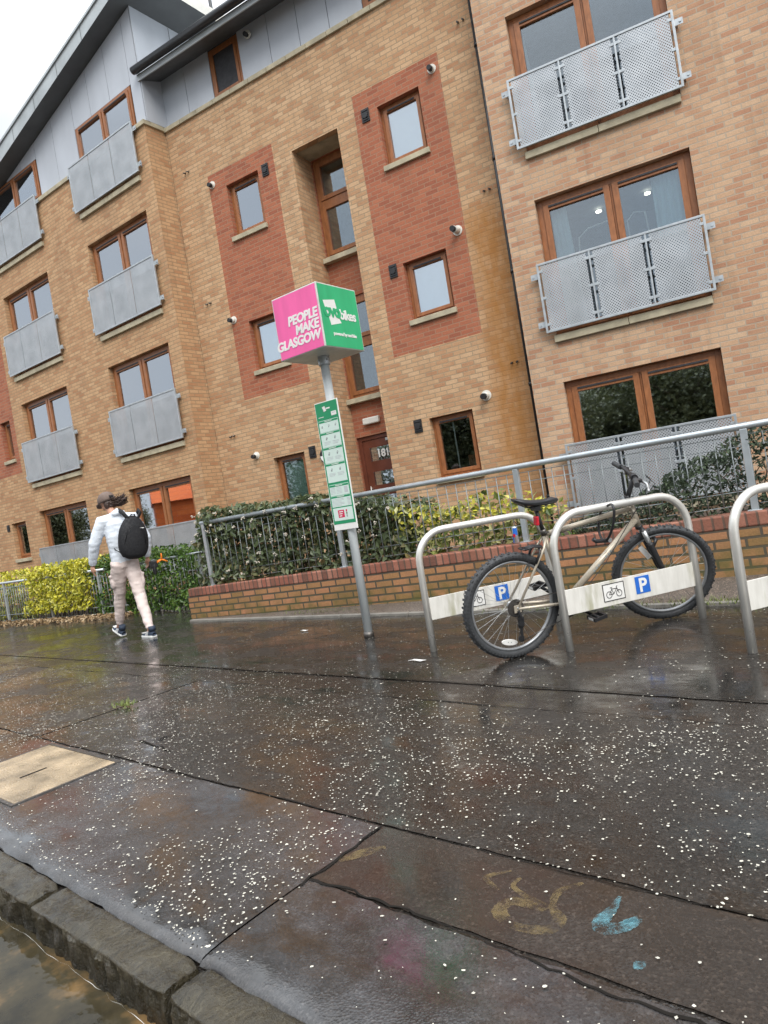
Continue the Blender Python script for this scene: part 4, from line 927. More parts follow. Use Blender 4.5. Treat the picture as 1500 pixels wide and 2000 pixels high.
# notice panel
x0, x1, z0, z1, yp = -.146, .116, .957, 2.076, -.056
mb = MB(); mb.box(x0, x1, yp, yp + .012, z0, z1); pan = part('notice_panel', mb, [M_white], o, bevel=.004)
mb = MB(); mb.box(-.03, .03, yp + .012, -.03, 1.2, 1.26); mb.box(-.03, .03, yp + .012, -.03, 1.8, 1.86); part('bracket', mb, [M_galv], o)
mb = MB(); L1 = yp - .0015
mb.box(x0+.008, x1-.008, L1, yp, z0+.055, z1-.008, 0)
def pr(a, b, c, d, m_, lay=1): mb.box(x0 + a, x0 + b, L1 - .0009*lay, L1 - .0009*lay + .0008, z1 - d, z1 - c, m_)
Wd = x1 - x0
for c, d in ((.165, .335), (.35, .475), (.49, .625), (.64, .765)): pass
pr(.008, Wd-.008, .008, .155, 0)
secs = [(.160, .262), (.264, .392), (.394, .532), (.534, .700), (.720, .815), (.817, .915), (.925, 1.035)]
for c, d in secs: pr(.022, Wd-.022, c, d, 1)
for c, d in secs[:6]: pr(.024, Wd-.024, c+.004, c+.020, 0, 2); pr(.09, Wd-.09, c+.009, c+.014, 4, 3)
def icon(x, z, s_, m_=2):
    pr(x-s_*.3, x+s_*.35, z-s_*.6, z+s_*.1, m_, 2); pr(x-s_*.5, x+s_*.1, z-s_*.1, z+s_*.6, m_, 2); pr(x-s_*.15, x+s_*.2, z-s_*.35, z-s_*.1, 1, 3)
for x in (.055, .131, .207): icon(x, .215, .018)
for c in (.318, .452, .592):
    for x in (.085, .180):
        icon(x, c, .022)
        for k in range(3): pr(x-.036, x+.036 - .012*(k == 2), c+.028+k*.011, c+.032+k*.011, 3, 2)
for k in range(5): pr(.03, .085, .748+k*.012, .752+k*.012, 3, 2); pr(.10, .16, .748+k*.012, .752+k*.012, 3, 2)
pr(.185, .225, .748, .80, 3, 2)
for k in range(6): pr(.03, .165 - .03*(k % 3 == 2), .846+k*.011, .850+k*.011, 3, 2); pr(.20, .232, .846+k*.011, .850+k*.011, 3, 2)
pr(.075, .145, .945, 1.010, 5, 2); 
for k in range(3): pr(.088, .132 - k*.008, .956+k*.018, .964+k*.018, 4, 3)
pr(.165, .178, .945, .965, 5, 2); pr(.165, .178, .970, .985, 6, 2); pr(.165, .178, .990, 1.010, 2, 2)
pr(.178, .236, .100, .135, 4, 2); pr(.19, .225, .108, .114, 3, 3); pr(.03, .09, .128, .133, 4, 2)
# little emblem in the header
mb.add([(x0 + a, L1 - .003, z1 - b) for a, b in ((.085, .048), (.118, .040), (.124, .062), (.132, .082), (.100, .090), (.096, .068))], [(5, 4, 3, 2, 1, 0)], 4); pr(.128, .172, .058, .070, 4, 2)
part('printing', mb, [M_pgreen, M_mint, M_ink, M_inkl, M_white, M_redp, M_leaft], pan)

# ================================================================== BICYCLE STANDS
def stand_path(L, h, r):
    P = [(0, 0, -.05), (0, 0, h - r)]
    P += [(r - r*math.cos(a), 0, h - r + r*math.sin(a)) for a in np.linspace(0, math.pi/2, 9)[1:]]
    P += [(L - r + r*math.sin(a), 0, h - r + r*math.cos(a)) for a in np.linspace(0, math.pi/2, 9)]
    return P + [(L, 0, h - r - .02), (L, 0, -.05)]
FR1 = frame(.195, 5.03, -17.1)
stand = thing('bike_stand', 'stainless hoop stand nearest the sign pole, the bicycle wheel in front of its board', 'bike stand', FR1, 'hoop stands for bicycles')
mb = MB(); mb.tube(stand_path(1.05, .872, .22), .0255, 18); part('hoop', mb, [M_stain], stand)
mb = MB(); mb.box(.024, 1.026, -.006, .006, .228, .390); bd = part('board', mb, [M_board], stand, bevel=.002)
mb = MB(); bars(mb, .30, .465, .258, .372, .005, -.009, -.0062, 1); mb.box(.305, .46, -.0075, -.0062, .263, .367, 0)
cs = part('cycle_sign', mb, [M_white, M_black], stand)
mb = MB(); cx, cz = .3825, .300
for dx in (-.038, .038): mb.tube([(cx+dx + .021*math.cos(a), -.0088, cz + .021*math.sin(a)) for a in np.linspace(0, 2*math.pi, 20)[:-1]], .0022, 5, 0, closed=True)
for a, b in (((-.038, 0), (-.014, .034)), ((-.014, .034), (.024, .034)), ((.024, .034), (-.004, 0)), ((-.004, 0), (-.038, 0)), ((-.004, 0), (-.018, .044)), ((.038, 0), (.022, .046)), ((.022, .046), (.030, .049)), ((-.026, .044), (-.010, .044))):
    mb.tube([(cx+a[0], -.0088, cz+a[1]), (cx+b[0], -.0088, cz+b[1])], .0020, 5)
part('cycle_symbol', mb, [M_black], cs)
mb = MB(); mb.box(.553, .665, -.0085, -.0062, .262, .376); ps = part('parking_sign', mb, [M_blue], stand, bevel=.001)
part('letter', text_mesh('P', .125, .0008, .0035, 0, 'CENTER', mats=[M_white]), None, ps, FR1 @ Matrix.Translation((.609, -.0095, .275)) @ XZ)
copy_tree(stand, frame(1.03, 4.40, -17.1), 'stainless hoop stand between the bicycle and the camera, its lock hanging on the top bar')
copy_tree(stand, frame(1.85, 3.735, -17.1), 'stainless hoop stand cut off by the right edge, no bicycle on it')

# ================================================================== BICYCLE
FB = Matrix.Translation((.715, 4.425, 0)) @ Matrix.Rotation(RAD(17.85), 4, 'Z') @ Matrix.Translation((0, 0, .33)) @ Matrix.Rotation(RAD(7.5), 4, 'X') @ Matrix.Translation((0, 0, -.33))
bk = thing('bicycle', 'champagne coloured mountain bicycle with black saddle and fork, leaning on the middle stand', 'bicycle', FB)
RA, FA, BBp = (0, 0, .345), (1.175, 0, .345), (.40, 0, .295)
ST, HT, HB = (.272, 0, .785), (.955, 0, .850), (1.008, 0, .700)
mb = MB()
mb.tube([ST, BBp], .0165, 12); mb.tube([(.285, 0, .765), (.955, 0, .828)], .0175, 12); mb.tube([(.985, 0, .745), (.42, 0, .315)], .0225, 14); mb.tube([HT, HB], .0215, 14)
mb.tube([(.40, -.036, .295), (.40, .036, .295)], .024, 14)
for s_ in (-1, 1):
    mb.tube([(.40, s_*.028, .295), (.30, s_*.048, .305), (0, s_*.066, .338)], [.011, .0105, .009], 9)
    mb.tube([(.283, s_*.016, .755), (.24, s_*.044, .685), (0, s_*.066, .338)], [.009, .0085, .008], 9)
    mb.box(-.025, .025, s_*.066-.004, s_*.066+.004, .315, .362)
mb.tube([(.235, -.05, .672), (.235, .05, .672)], .008, 8)
fr_ = part('frame', mb, [M_tubes], bk)
me = text_mesh('CLAUD', .05, .0005, .001, 0, 'CENTER', 1, 1, [M_black]) if False else None
mb = MB()
for q in (.34, .52):
    p0 = Vector((.42, 0, .315)).lerp(Vector((.985, 0, .745)), q); d_ = Vector((.565, 0, .43)).normalized(); u_ = Vector((-d_.z, 0, d_.x))
    for j in range(3):
        c0 = p0 + d_*(j*.024); pts = [c0 - u_*.009, c0 + d_*.011 - u_*.006, c0 + d_*.012 + u_*.008, c0 + u_*.009]; mb.add([(a.x, -.0228, a.z) for a in pts], [(0, 1, 2, 3)])
part('decal', mb, [M_ink], fr_)
SB = FB @ Matrix.Translation(HB) @ Matrix.Rotation(RAD(26), 4, (Vector(HB) - Vector(HT)).normalized()) @ Matrix.Translation(-Vector(HB))   # turned front end
def wheel(c, turned=False, reflang=-.9, sticker=False):
    Mw = (SB if turned else FB) @ Matrix.Translation(c)
    circ = lambda r, y=0, n=56: [(r*math.cos(2*math.pi*i/n), y, r*math.sin(2*math.pi*i/n)) for i in range(n)]
    mb = MB(); mb.tube(circ(.3180), .0265, 12, closed=True)
    for i in range(84):
        a = 2*math.pi*i/84; R1 = Matrix.Rotation(-a, 4, 'Y')
        for y_ in ((-.017, .001) if i % 2 else (-.003, .015)): mb.box(.338, .3452, y_ - .002, y_ + .016 - .002, -.0065, .0065, 0, R1)
        mb.box(.316, .329, -.0285, -.0225, -.006, .006, 0, R1); mb.box(.316, .329, .0225, .0285, -.006, .006, 0, R1)
    wh = part('wheel', mb, [M_rubber], bk, Mw)
    mb = MB(); n = 56; prof = [(.293, -.0115), (.293, .0115), (.281, .011), (.276, 0), (.281, -.011)]; m = len(prof); vs = []
    for i in range(n):
        a = 2*math.pi*i/n; vs += [(r*math.cos(a), y, r*math.sin(a)) for r, y in prof]
    mb.add(vs, [(i*m+j, i*m+(j+1) % m, ((i+1) % n)*m+(j+1) % m, ((i+1) % n)*m+j) for i in range(n) for j in range(m)], 0, True); part('rim', mb, [M_rim], wh, Mw)
    mb = MB(); mb.tube([(0, -.05, 0), (0, -.035, 0), (0, -.034, 0), (0, -.026, 0), (0, -.02, 0), (0, .02, 0), (0, .026, 0), (0, .034, 0), (0, .035, 0), (0, .05, 0)], [.008, .008, .024, .024, .013, .013, .024, .024, .008, .008], 14); mb.tube([(0, -.075, 0), (0, .075, 0)], .006, 8); part('hub', mb, [M_alu], wh, Mw)
    mb = MB()
    for i in range(32):
        a = 2*math.pi*i/32; b = a + (.75 if i % 4 < 2 else -.75); y_ = .028 if i % 2 else -.028
        mb.tube([(.022*math.cos(b), y_, .022*math.sin(b)), (.278*math.cos(a), 0, .272*math.sin(a))], .0010, 4, 0, cap=False)
    part('spokes', mb, [M_alu], wh, Mw)
    mb = MB(); a = reflang; Rm = Matrix.Rotation(-a, 4, 'Y')
    if sticker: mb.box(.155, .262, -.020, -.012, -.017, .017, 0, Rm)
    else:
        P_ = [(.235 + .020*math.cos(q), .058*math.sin(q)) for q in np.linspace(0, 2*math.pi, 18)[:-1]]; mb.prism(P_, -.018, -.010, 0, Rm)
        for q in (-.012, .010): mb.disc((.235, -.0185, q), .004, .002, 'y', 8, 1, Rm)
    part('reflector', mb, [M_white, M_ink], wh, Mw, bevel=.002); return wh
wheel(RA, False, RAD(-103)); wheel(FA, True, RAD(128), True)
# drivetrain
mb = MB()
for r, y_ in ((.058, -.040), (.050, -.044), (.043, -.048), (.036, -.052), (.030, -.056), (.024, -.060)): mb.disc((0, y_, .338), r, .0025, 'y', 28)
part('cassette', mb, [M_steel], bk)
mb = MB()
mb.tube([(.0, -.072, .328), (.012, -.075, .285), (.02, -.072, .262)], .011, 8); mb.box(.0, .032, -.08, -.05, .225, .285)
mb.box(.008, .026, -.064, -.052, .125, .235); mb.disc((.016, -.058, .225), .023, .008, 'y', 12); mb.disc((.010, -.058, .140), .023, .008, 'y', 12); part('rear_derailleur', mb, [M_black], bk, bevel=.003)
mb = MB()
for r, y_ in ((.088, -.050), (.070, -.044)):
    n = 44; P_ = []
    for i in range(n*2): a = math.pi*i/n; q = r + (.003 if i % 2 else -.002); P_.append((.40 + q*math.cos(a), .295 + q*math.sin(a)))
    mb.prism(P_, y_ - .0015, y_ + .0015)
part('chainring', mb, [M_black], bk)
mb = MB(); mb.tube([(.40, -.050, .383), (0, -.050, .382)], .0035, 6); mb.tube([(.40, -.050, .207), (.18, -.052, .165), (.012, -.057, .118), (-.012, -.057, .14), (.01, -.057, .20), (.03, -.057, .25), (.038, -.054, .30)], .0035, 6); part('chain', mb, [M_steel], bk)
ca = RAD(-38); dx, dz = .170*math.cos(ca), .170*math.sin(ca)
for s_, sg in ((-1, 1), (1, -1)):
    mb = MB(); mb.tube([(.40, s_*.058, .295), (.40 + sg*dx*.5, s_*.068, .295 + sg*dz*.5), (.40 + sg*dx, s_*.076, .295 + sg*dz)], [.014, .011, .011], 8); mb.tube([(.40, s_*.03, .295), (.40, s_*.066, .295)], .015, 10); c_ = part('crank', mb, [M_black], bk)
    mb = MB(); px_, pz_ = .40 + sg*dx, .295 + sg*dz; y0_, y1_ = sorted((s_*.085, s_*.175)); tl = Matrix.Translation((px_, 0, pz_)) @ Matrix.Rotation(RAD(-8), 4, 'Y')
    mb.box(-.048, -.034, y0_, y1_, -.013, .013, 0, tl); mb.box(.034, .048, y0_, y1_, -.013, .013, 0, tl); mb.box(-.034, .034, y0_, y0_+.012, -.011, .011, 0, tl); mb.box(-.034, .034, y1_-.012, y1_, -.011, .011, 0, tl); mb.tube([(0, s_*.075, 0), (0, s_*.17, 0)], .011, 8, 0, M=tl)
    mb.box(-.049, -.0482, y0_+.02, y1_-.02, -.009, .009, 1, tl); mb.box(.0482, .049, y0_+.02, y1_-.02, -.009, .009, 1, tl); part('pedal', mb, [M_black, M_white], c_, bevel=.002)
# brakes
mb = MB()
for s_ in (-1, 1): mb.tube([(.165, s_*.055, .60), (.20, s_*.058, .665), (.21, s_*.03, .70)], [.010, .008, .006], 8); mb.box(.13, .18, s_*.018 - .006, s_*.018 + .012, .606, .622)
mb.tube([(.21, -.03, .70), (.24, 0, .735), (.30, 0, .80)], .0028, 6); part('rear_brake', mb, [M_black], bk)
# seat
mb = MB(); mb.tube([(.272, 0, .785), (.232, 0, .940)], .0135, 12); sp_ = part('seatpost', mb, [M_black], bk)
mb = MB(); mb.tube([(.279, 0, .765), (.266, 0, .80)], .022, 12); mb.box(.262, .29, -.045, -.018, .778, .79); part('seat_clamp', mb, [M_steel], sp_)
def saddle_mesh():
    mb = MB(); n = 18; m = 14; vs = []
    for i in range(n + 1):
        u = i / n; x = .075 + .325*u; wdt = .074*(1-u)**1.25*(.35 + .65*min(1, u*7)**.5) + .019*math.sin(min(1, u*1.05)*math.pi*.5)*min(1, (1-u)*9)**.5 if u < .999 else .004
        zc_ = .990 + .034*(1-u)**2 - .012*math.sin(u*math.pi) - .012*max(0, u-.85)/.15; h = .024*(.5+.5*min(1, u*6))*min(1, (1.02-u)*8)**.5
        for j in range(m):
            a = 2*math.pi*j/m; y = wdt*math.cos(a); zz = math.sin(a); vs.append((x, y, zc_ + (h*.55*zz if zz > 0 else h*1.3*zz) - .012*(abs(y)/.075)**2 - (.010*math.exp(-(y/.010)**2) if zz > .5 and u < .8 else 0)))
    mb.add(vs, [(i*m+j, i*m+(j+1) % m, (i+1)*m+(j+1) % m, (i+1)*m+j) for i in range(n) for j in range(m)], 0, True)
    mb.f += [list(range(m)), [n*m + j for j in range(m-1, -1, -1)]]; mb.m += [0, 0]; mb.s += [False, False]; return mb
sad = part('saddle', saddle_mesh(), [simple('saddle_vinyl', (.025, .026, .03), .35)], bk)
mb = MB()
for s_ in (-1, 1): mb.tube([(.13, s_*.04, .980), (.18, s_*.025, .953), (.28, s_*.022, .949), (.37, s_*.01, .975)], .0035, 6)
mb.box(.212, .252, -.03, .03, .928, .957); part('rails', mb, [M_black], sad)
mb = MB(); mb.box(.218, .240, -.021, .021, .832, .892); mb.box(.236, .262, -.010, .010, .848, .872, 1); part('rear_light', mb, [M_redl, M_black], bk, bevel=.006)
mb = MB()
for k in range(3): mb.tube([(.10, -.055+.01*k, .70+.006*k), (.16, -.06+.01*k, .712+.004*k), (.235, -.035+.01*k, .69+.005*k), (.26, 0, .675)], .006, 6)
mb.tube([(.10, -.055, .70), (.085, -.02, .705), (.10, .03, .70), (.235, .03, .69)], .006, 6); part('mudguard_clip', mb, [M_black], bk)
# fork, stem, bars
ax = (Vector(HB) - Vector(HT)).normalized()
mb = MB(); c0 = Vector(HB) + ax*.012; c1 = c0 + Vector((.012, 0, -.02))
mb.tube([Vector(HB) - ax*.005, Vector(HB) + ax*.018], .025, 14, 1)
mb.tube([c1 + Vector((0, -.062, -.004)), c1 + Vector((0, -.03, .012)), c1 + Vector((0, .03, .012)), c1 + Vector((0, .062, -.004))], .017, 10, 1)
for s_ in (-1, 1):
    t0 = c1 + Vector((0, s_*.062, .012)); t1 = Vector((1.175, s_*.064, .345)); mid = t0.lerp(t1, .34)
    mb.tube([t0, mid], .0155, 12, 2); mb.tube([t0.lerp(t1, .26), t0.lerp(t1, .30), t0.lerp(t1, .9), t1], [.021, .0225, .020, .014], 12, 1)
    mb.tube([mid + Vector((-.018, 0, .0)), mid + Vector((-.030, -s_*.010, .05)), mid + Vector((-.028, -s_*.035, .085))], [.010, .008, .006], 8, 1)
tA, tB = c1 + Vector((0, -.062, 0)), c1 + Vector((0, .062, 0)); br = c1.lerp(Vector((1.175, 0, .345)), .30) + Vector((.02, 0, 0))
mb.tube([br + Vector((0, -.064, 0)), br + Vector((.02, -.05, .035)), br + Vector((.02, .05, .035)), br + Vector((0, .064, 0))], .012, 8, 1)
part('fork', mb, [M_tubes, M_black, M_alu], bk, SB)
Pc = Vector((.975, 0, 1.045)); mb = MB()
mb.tube([Vector(HT) + ax*.01, Vector(HT) - ax*.075], .019, 12); mb.tube([Vector(HT) - ax*.055, Pc], .017, 12); mb.tube([Pc + Vector((0, -.028, 0)), Pc + Vector((0, .028, 0))], .024, 12); part('stem', mb, [M_black], bk, SB)
mb = MB(); bp = [Pc + Vector((-.055, s*.30, .028)) if abs(s) == 1 else (Pc + Vector((-.025, s*.30, .026)) if abs(s) > .5 else Pc + Vector((0, s*.30, 0))) for s in (-1, -.55, -.22, 0, .22, .55, 1)]
mb.tube(bp, .0125, 10); hb = part('handlebar', mb, [M_black], bk, SB)
for s_ in (-1, 1):
    e1 = Pc + Vector((-.056, s_*.305, .028)); e0 = Pc + Vector((-.036, s_*.185, .027)); mb = MB()
    mb.tube([e0.lerp(e1, t_) for t_ in (0, .05, .2, .35, .5, .65, .8, .95, 1)], [.018, .0195, .0165, .0175, .0165, .0175, .0165, .019, .016], 12); part('grip', mb, [M_rubber], hb)
    mb = MB(); l0 = Pc + Vector((-.026, s_*.165, .026)); mb.tube([l0, l0 + Vector((.035, 0, -.012))], .013, 8, 0); mb.tube([l0 + Vector((.035, 0, -.012)), l0 + Vector((.062, s_*.03, -.028)), l0 + Vector((.055, s_*.085, -.045)), l0 + Vector((.045, s_*.125, -.05))], [.009, .008, .007, .008], 8, 1)
    mb.tube([l0 + Vector((.005, -s_*.03, -.02)), l0 + Vector((.03, -s_*.03, -.02))], .02, 10, 0); part('brake_lever', mb, [M_black, M_alu], hb)
mb = MB()
mb.tube([Pc + Vector((.02, -.12, .01)), Pc + Vector((.085, -.09, -.03)), Pc + Vector((.10, -.02, -.11)), Vector((1.03, -.01, .78)), Vector((.95, -.025, .80)), Vector((.30, -.024, .755))], .0028, 6)
mb.tube([Pc + Vector((.02, .12, .01)), Pc + Vector((.10, .08, -.02)), Pc + Vector((.10, .03, -.13)), br + Vector((.03, .01, .06))], .0028, 6)
mb.tube([Pc + Vector((.02, -.13, .0)), Pc + Vector((.11, -.10, -.06)), Pc + Vector((.03, -.025, -.2)), Vector((.70, -.03, .50)), Vector((.44, -.028, .28)), Vector((.12, -.072, .30)), Vector((-.03, -.075, .30)), Vector((0, -.07, .26))], .0026, 6); part('cable', mb, [M_black], bk)
# lock around stand and tubes
o = thing('bike_lock', 'black cable lock looped over the middle stand and the bicycle top tube', 'lock', FB @ Matrix.Translation((.70, 0, .85)))
mb = MB(); lp = [(.70, -.165, .855), (.705, -.150, .895), (.715, -.105, .90), (.72, -.02, .86), (.722, .03, .80), (.715, .03, .70), (.70, -.03, .655), (.695, -.09, .68), (.698, -.14, .76)]
def smooth(pts, n=5):
    P_ = [Vector(q) for q in pts]; k = len(P_); r_ = []
    for i in range(k):
        a, b, c, d = P_[i-1], P_[i], P_[(i+1) % k], P_[(i+2) % k]
        for j in range(n): t_ = j/n; r_.append(.5*((2*b) + (c-a)*t_ + (2*a-5*b+4*c-d)*t_*t_ + (3*b-a-3*c+d)*t_**3))
    return r_
mb.tube(smooth(lp), .0085, 8, closed=True); part('cable', mb, [M_black], o, FB)
mb = MB(); mb.tube([(.60, -.06, .685), (.62, -.062, .668), (.72, -.06, .655), (.735, -.058, .66)], .014, 10); mb.tube([(.72, -.075, .66), (.72, -.045, .66)], .016, 10, 1); part('lock_body', mb, [M_black, M_alu], o, FB)

# ================================================================== THE WALKER
def organic(name, mb, voxel, it, mats, bumps=0, sub=None):
    """closed pieces fused into one continuous skin"""
    me = mb.mesh(name, []); o = bpy.data.objects.new(name, me); COL.objects.link(o)
    r = o.modifiers.new('r', 'REMESH'); r.mode = 'VOXEL'; r.voxel_size = voxel; r.use_smooth_shade = True
    s_ = o.modifiers.new('s', 'SMOOTH'); s_.iterations = it; s_.factor = .5
    dg = bpy.context.evaluated_depsgraph_get(); m2 = bpy.data.meshes.new_from_object(o.evaluated_get(dg)); bpy.data.objects.remove(o)
    m2.materials.clear()
    for m in mats: m2.materials.append(m)
    if bumps:
        for v_ in m2.vertices:
            c = v_.co; v_.co = c + v_.normal * (bumps * mnoise.fractal(Vector((c.x*9, c.y*9, c.z*15)), 1, 2, 3) + bumps*.7*mnoise.noise(Vector((c.x*7+c.z*10, c.y*7-c.z*9, c.z*26))))
    m2.polygons.foreach_set('use_smooth', [True]*len(m2.polygons)); return m2
M_skin = simple('skin', (.50, .27, .18), .5, 0, .08, 20); M_hair = simple('dark_brown_hair', (.040, .020, .013), .5, 0, .4, 40, .5, 90)
M_hood = simple('pale_blue_grey_fleece', (.70, .75, .82), .85, 0, .07, 9, .25, 30); M_trs = simple('stone_cotton', (.68, .57, .53), .8, 0, .10, 8, .3, 30)
M_cap = simple('taupe_cap', (.16, .115, .095), .8, 0, .1, 20); M_bag = simple('black_nylon', (.006, .006, .008), .75, 0, .2, 20, .2, 60)
M_shoe = simple('navy_knit', (.03, .045, .075), .7, 0, .15, 40); M_sole = simple('white_sole', (.72, .72, .70), .5); M_orange = simple('orange_plastic', (.75, .20, .015), .4)
FP = frame(-3.22, 8.44, -36.87)
pr_ = thing('person', 'walker from behind in pale hoodie, stone trousers and taupe cap, carrying a black rucksack', 'person', FP)
hipR, kneR, ankR = (.075, .02, .93), (.085, -.08, .51), (.075, -.31, .10)
hipL, kneL, ankL = (-.075, .02, .93), (-.065, .22, .54), (-.075, .40, .16)
shR, elR, haR = (.185, .02, 1.455), (.285, -.04, 1.19), (.285, .03, .945)
shL, elL, haL = (-.185, .03, 1.455), (-.295, .10, 1.20), (-.320, .235, .955)
lerp = lambda a, b, t_: tuple(a[i] + (b[i]-a[i])*t_ for i in range(3))
mb = MB()   # body: trunk, limbs, neck, head with face, hands with fingers
mb.tube([(0, .02, .90), (0, .02, 1.1), (0, .01, 1.3), (0, .02, 1.45)], [.12, .115, .13, .10], 14, flat=.75)
for h_, k_, a_ in ((hipR, kneR, ankR), (hipL, kneL, ankL)): mb.tube([h_, lerp(h_, k_, .5), k_, lerp(k_, a_, .35), a_], [.08, .07, .052, .052, .036], 10); mb.tube([a_, (a_[0], a_[1]+.10, a_[2]-.055)], [.036, .03], 8)
for s_, e_, h_ in ((shR, elR, haR), (shL, elL, haL)): mb.tube([(0, .02, 1.47), s_, lerp(s_, e_, .5), e_, lerp(e_, h_, .5), h_], [.06, .055, .045, .038, .034, .025], 10)
HD = Matrix.Translation((-.045, .075, .035)) @ Matrix.Translation((0, .1, 1.65)) @ Matrix.Rotation(RAD(14), 4, 'Z') @ Matrix.Rotation(RAD(-16), 4, 'X') @ Matrix.Translation((0, -.1, -1.65))   # head bowed, turned left
mb.tube([(0, .02, 1.44), tuple(HD @ Vector((0, .09, 1.60)))], [.058, .052], 12)
mb.ell((0, .115, 1.685), (.072, .095, .088), M=HD); mb.ell((0, .135, 1.63), (.055, .07, .062), M=HD)          # cranium, jaw
mb.tube([(0, .205, 1.675), (0, .228, 1.645), (0, .20, 1.638)], [.010, .016, .010], 8, M=HD)             # nose
mb.ell((0, .188, 1.612), (.022, .012, .009), M=HD)
for s_ in (-1, 1): mb.ell((s_*.030, .195, 1.672), (.013, .010, .008), M=HD); mb.ell((s_*.074, .11, 1.665), (.012, .02, .03), M=HD)
def hand(mb, wr, dirv, side):
    w_ = Vector(wr); d = Vector(dirv).normalized(); n = Vector((side, 0, 0)); n = (n - d*n.dot(d)).normalized(); b = d.cross(n)
    mb.ell(w_ + d*.045, (.028, .040, .050), 0, 12, 8)
    for i, (off, ln) in enumerate(((-.030, .062), (-.010, .072), (.010, .067), (.030, .052))):
        p0 = w_ + d*.075 + b*off; p1 = p0 + d*ln*.55 - n*.008; p2 = p1 + d*ln*.38 - n*.022; mb.tube([p0 - d*.02, p0, p1, p2], [.0105, .0105, .0095, .0075], 7)
    t0 = w_ + d*.025 - b*.028; mb.tube([t0, t0 + d*.025 - b*.022 - n*.01, t0 + d*.055 - b*.026 - n*.02], [.012, .011, .009], 7)
hand(mb, haR, (.0, .10, -1), 1); hand(mb, haL, (-.02, .18, -1), -1)
part('body', organic('body', mb, .0075, 3, [M_skin]), None, pr_)
mb = MB()   # hoodie with sleeves and hood
mb.tube([(0, .025, .905), (0, .03, .94), (0, .02, 1.08), (0, .005, 1.25), (0, .015, 1.40), (0, .035, 1.50), (0, .05, 1.535)], [.140, .152, .158, .176, .176, .122, .072], 18, flat=.72)
for s_, e_, h_ in ((shR, elR, haR), (shL, elL, haL)):
    mb.tube([(s_[0]*.3, .02, 1.46), s_, lerp(s_, e_, .45), e_, lerp(e_, h_, .45), lerp(e_, h_, .86), lerp(e_, h_, .97)], [.085, .083, .074, .066, .060, .050, .043], 12)
mb.tube([(-.075, -.01, 1.50), (-.05, -.055, 1.535), (0, -.065, 1.545), (.05, -.055, 1.535), (.075, -.01, 1.50)], [.028, .036, .040, .036, .028], 10)
mb.tube([(-.06, .01, 1.53), (0, -.025, 1.575), (.06, .01, 1.53), (.055, .09, 1.53), (-.055, .09, 1.53), (-.06, .01, 1.53)], .028, 8)
part('hoodie', organic('hoodie', mb, .010, 5, [M_hood], .005), None, pr_)
mb = MB()   # trousers
mb.tube([(0, .03, 1.0), (0, .025, .93), (0, .02, .86)], [.122, .134, .120], 16, flat=.80)
for h_, k_, a_ in ((hipR, kneR, ankR), (hipL, kneL, ankL)):
    mb.tube([lerp(h_, (0, .02, 1.0), .2), h_, lerp(h_, k_, .35), lerp(h_, k_, .75), k_, lerp(k_, a_, .4), lerp(k_, a_, .8), lerp(k_, a_, .90), lerp(k_, a_, .97)], [.085, .098, .092, .078, .070, .066, .056, .047, .045], 14)
for s_, h_, k_ in ((1, hipR, kneR), (-1, hipL, kneL)):
    c = lerp(h_, k_, .58); mb.ell((c[0] + s_*.078, c[1], c[2]), (.028, .062, .085)); mb.ell((c[0] + s_*.088, c[1], c[2] + .075), (.026, .066, .022))
part('trousers', organic('trousers', mb, .012, 3, [M_trs], .007), None, pr_)
def shoe(ank, pitch, yaw, z):
    Mx = Matrix.Translation((ank[0], ank[1], z)) @ Matrix.Rotation(yaw, 4, 'Z') @ Matrix.Rotation(pitch, 4, 'X'); mb = MB()
    secs_ = [(-.075, .026, .055), (-.06, .036, .085), (-.02, .040, .10), (.03, .042, .085), (.09, .046, .062), (.14, .047, .050), (.185, .038, .040), (.215, .018, .028)]
    vs = []; m = 12
    for y, w__, h_ in secs_:
        for j in range(m): a = 2*math.pi*j/m; zz = math.sin(a); vs.append((w__*math.cos(a), y, .022 + max(0, zz)*(h_-.02) + min(0, zz)*.006))
    mb.add(vs, [(i*m+j, i*m+(j+1) % m, (i+1)*m+(j+1) % m, (i+1)*m+j) for i in range(len(secs_)-1) for j in range(m)], 0, True); mb.f += [list(range(m)), [(len(secs_)-1)*m + j for j in range(m-1, -1, -1)]]; mb.m += [0, 0]; mb.s += [True, True]
    mb.tube([(0, -.035, .08), (0, -.035, .135)], [.043, .040], 12)
    s_ = part('shoe', mb, [M_shoe], pr_, FP @ Mx)
    mb = MB(); P_ = [(w__+.005, y) for y, w__, _ in secs_] + [(-w__-.005, y) for y, w__, _ in secs_[::-1]]; mb.prism(P_, 0, .026, 0, None, 'z'); part('sole', mb, [M_sole], s_, FP @ Mx, bevel=.006)
    mb = MB()
    for sx in (-1, 1):
        for k in range(3): mb.add([(sx*.0455, .015 + k*.026, .028), (sx*.0455, .028 + k*.026, .028), (sx*.034, .012 + k*.026, .082 - k*.007), (sx*.034, -.001 + k*.026, .082 - k*.007)], [(0, 1, 2, 3)])
    mb.box(-.03, .03, .13, .19, .048, .056); part('stripes', mb, [M_sole], s_, FP @ Mx)
shoe(ankR, 0, RAD(8), .002); shoe(ankL, RAD(17), RAD(5), .035)
mb = MB(); mb.ell((0, .095, 1.690), (.101, .126, .104), 0, 22, 10, None, -.34, 1.)
cap = part('cap', mb, [M_cap], pr_, FP @ HD)
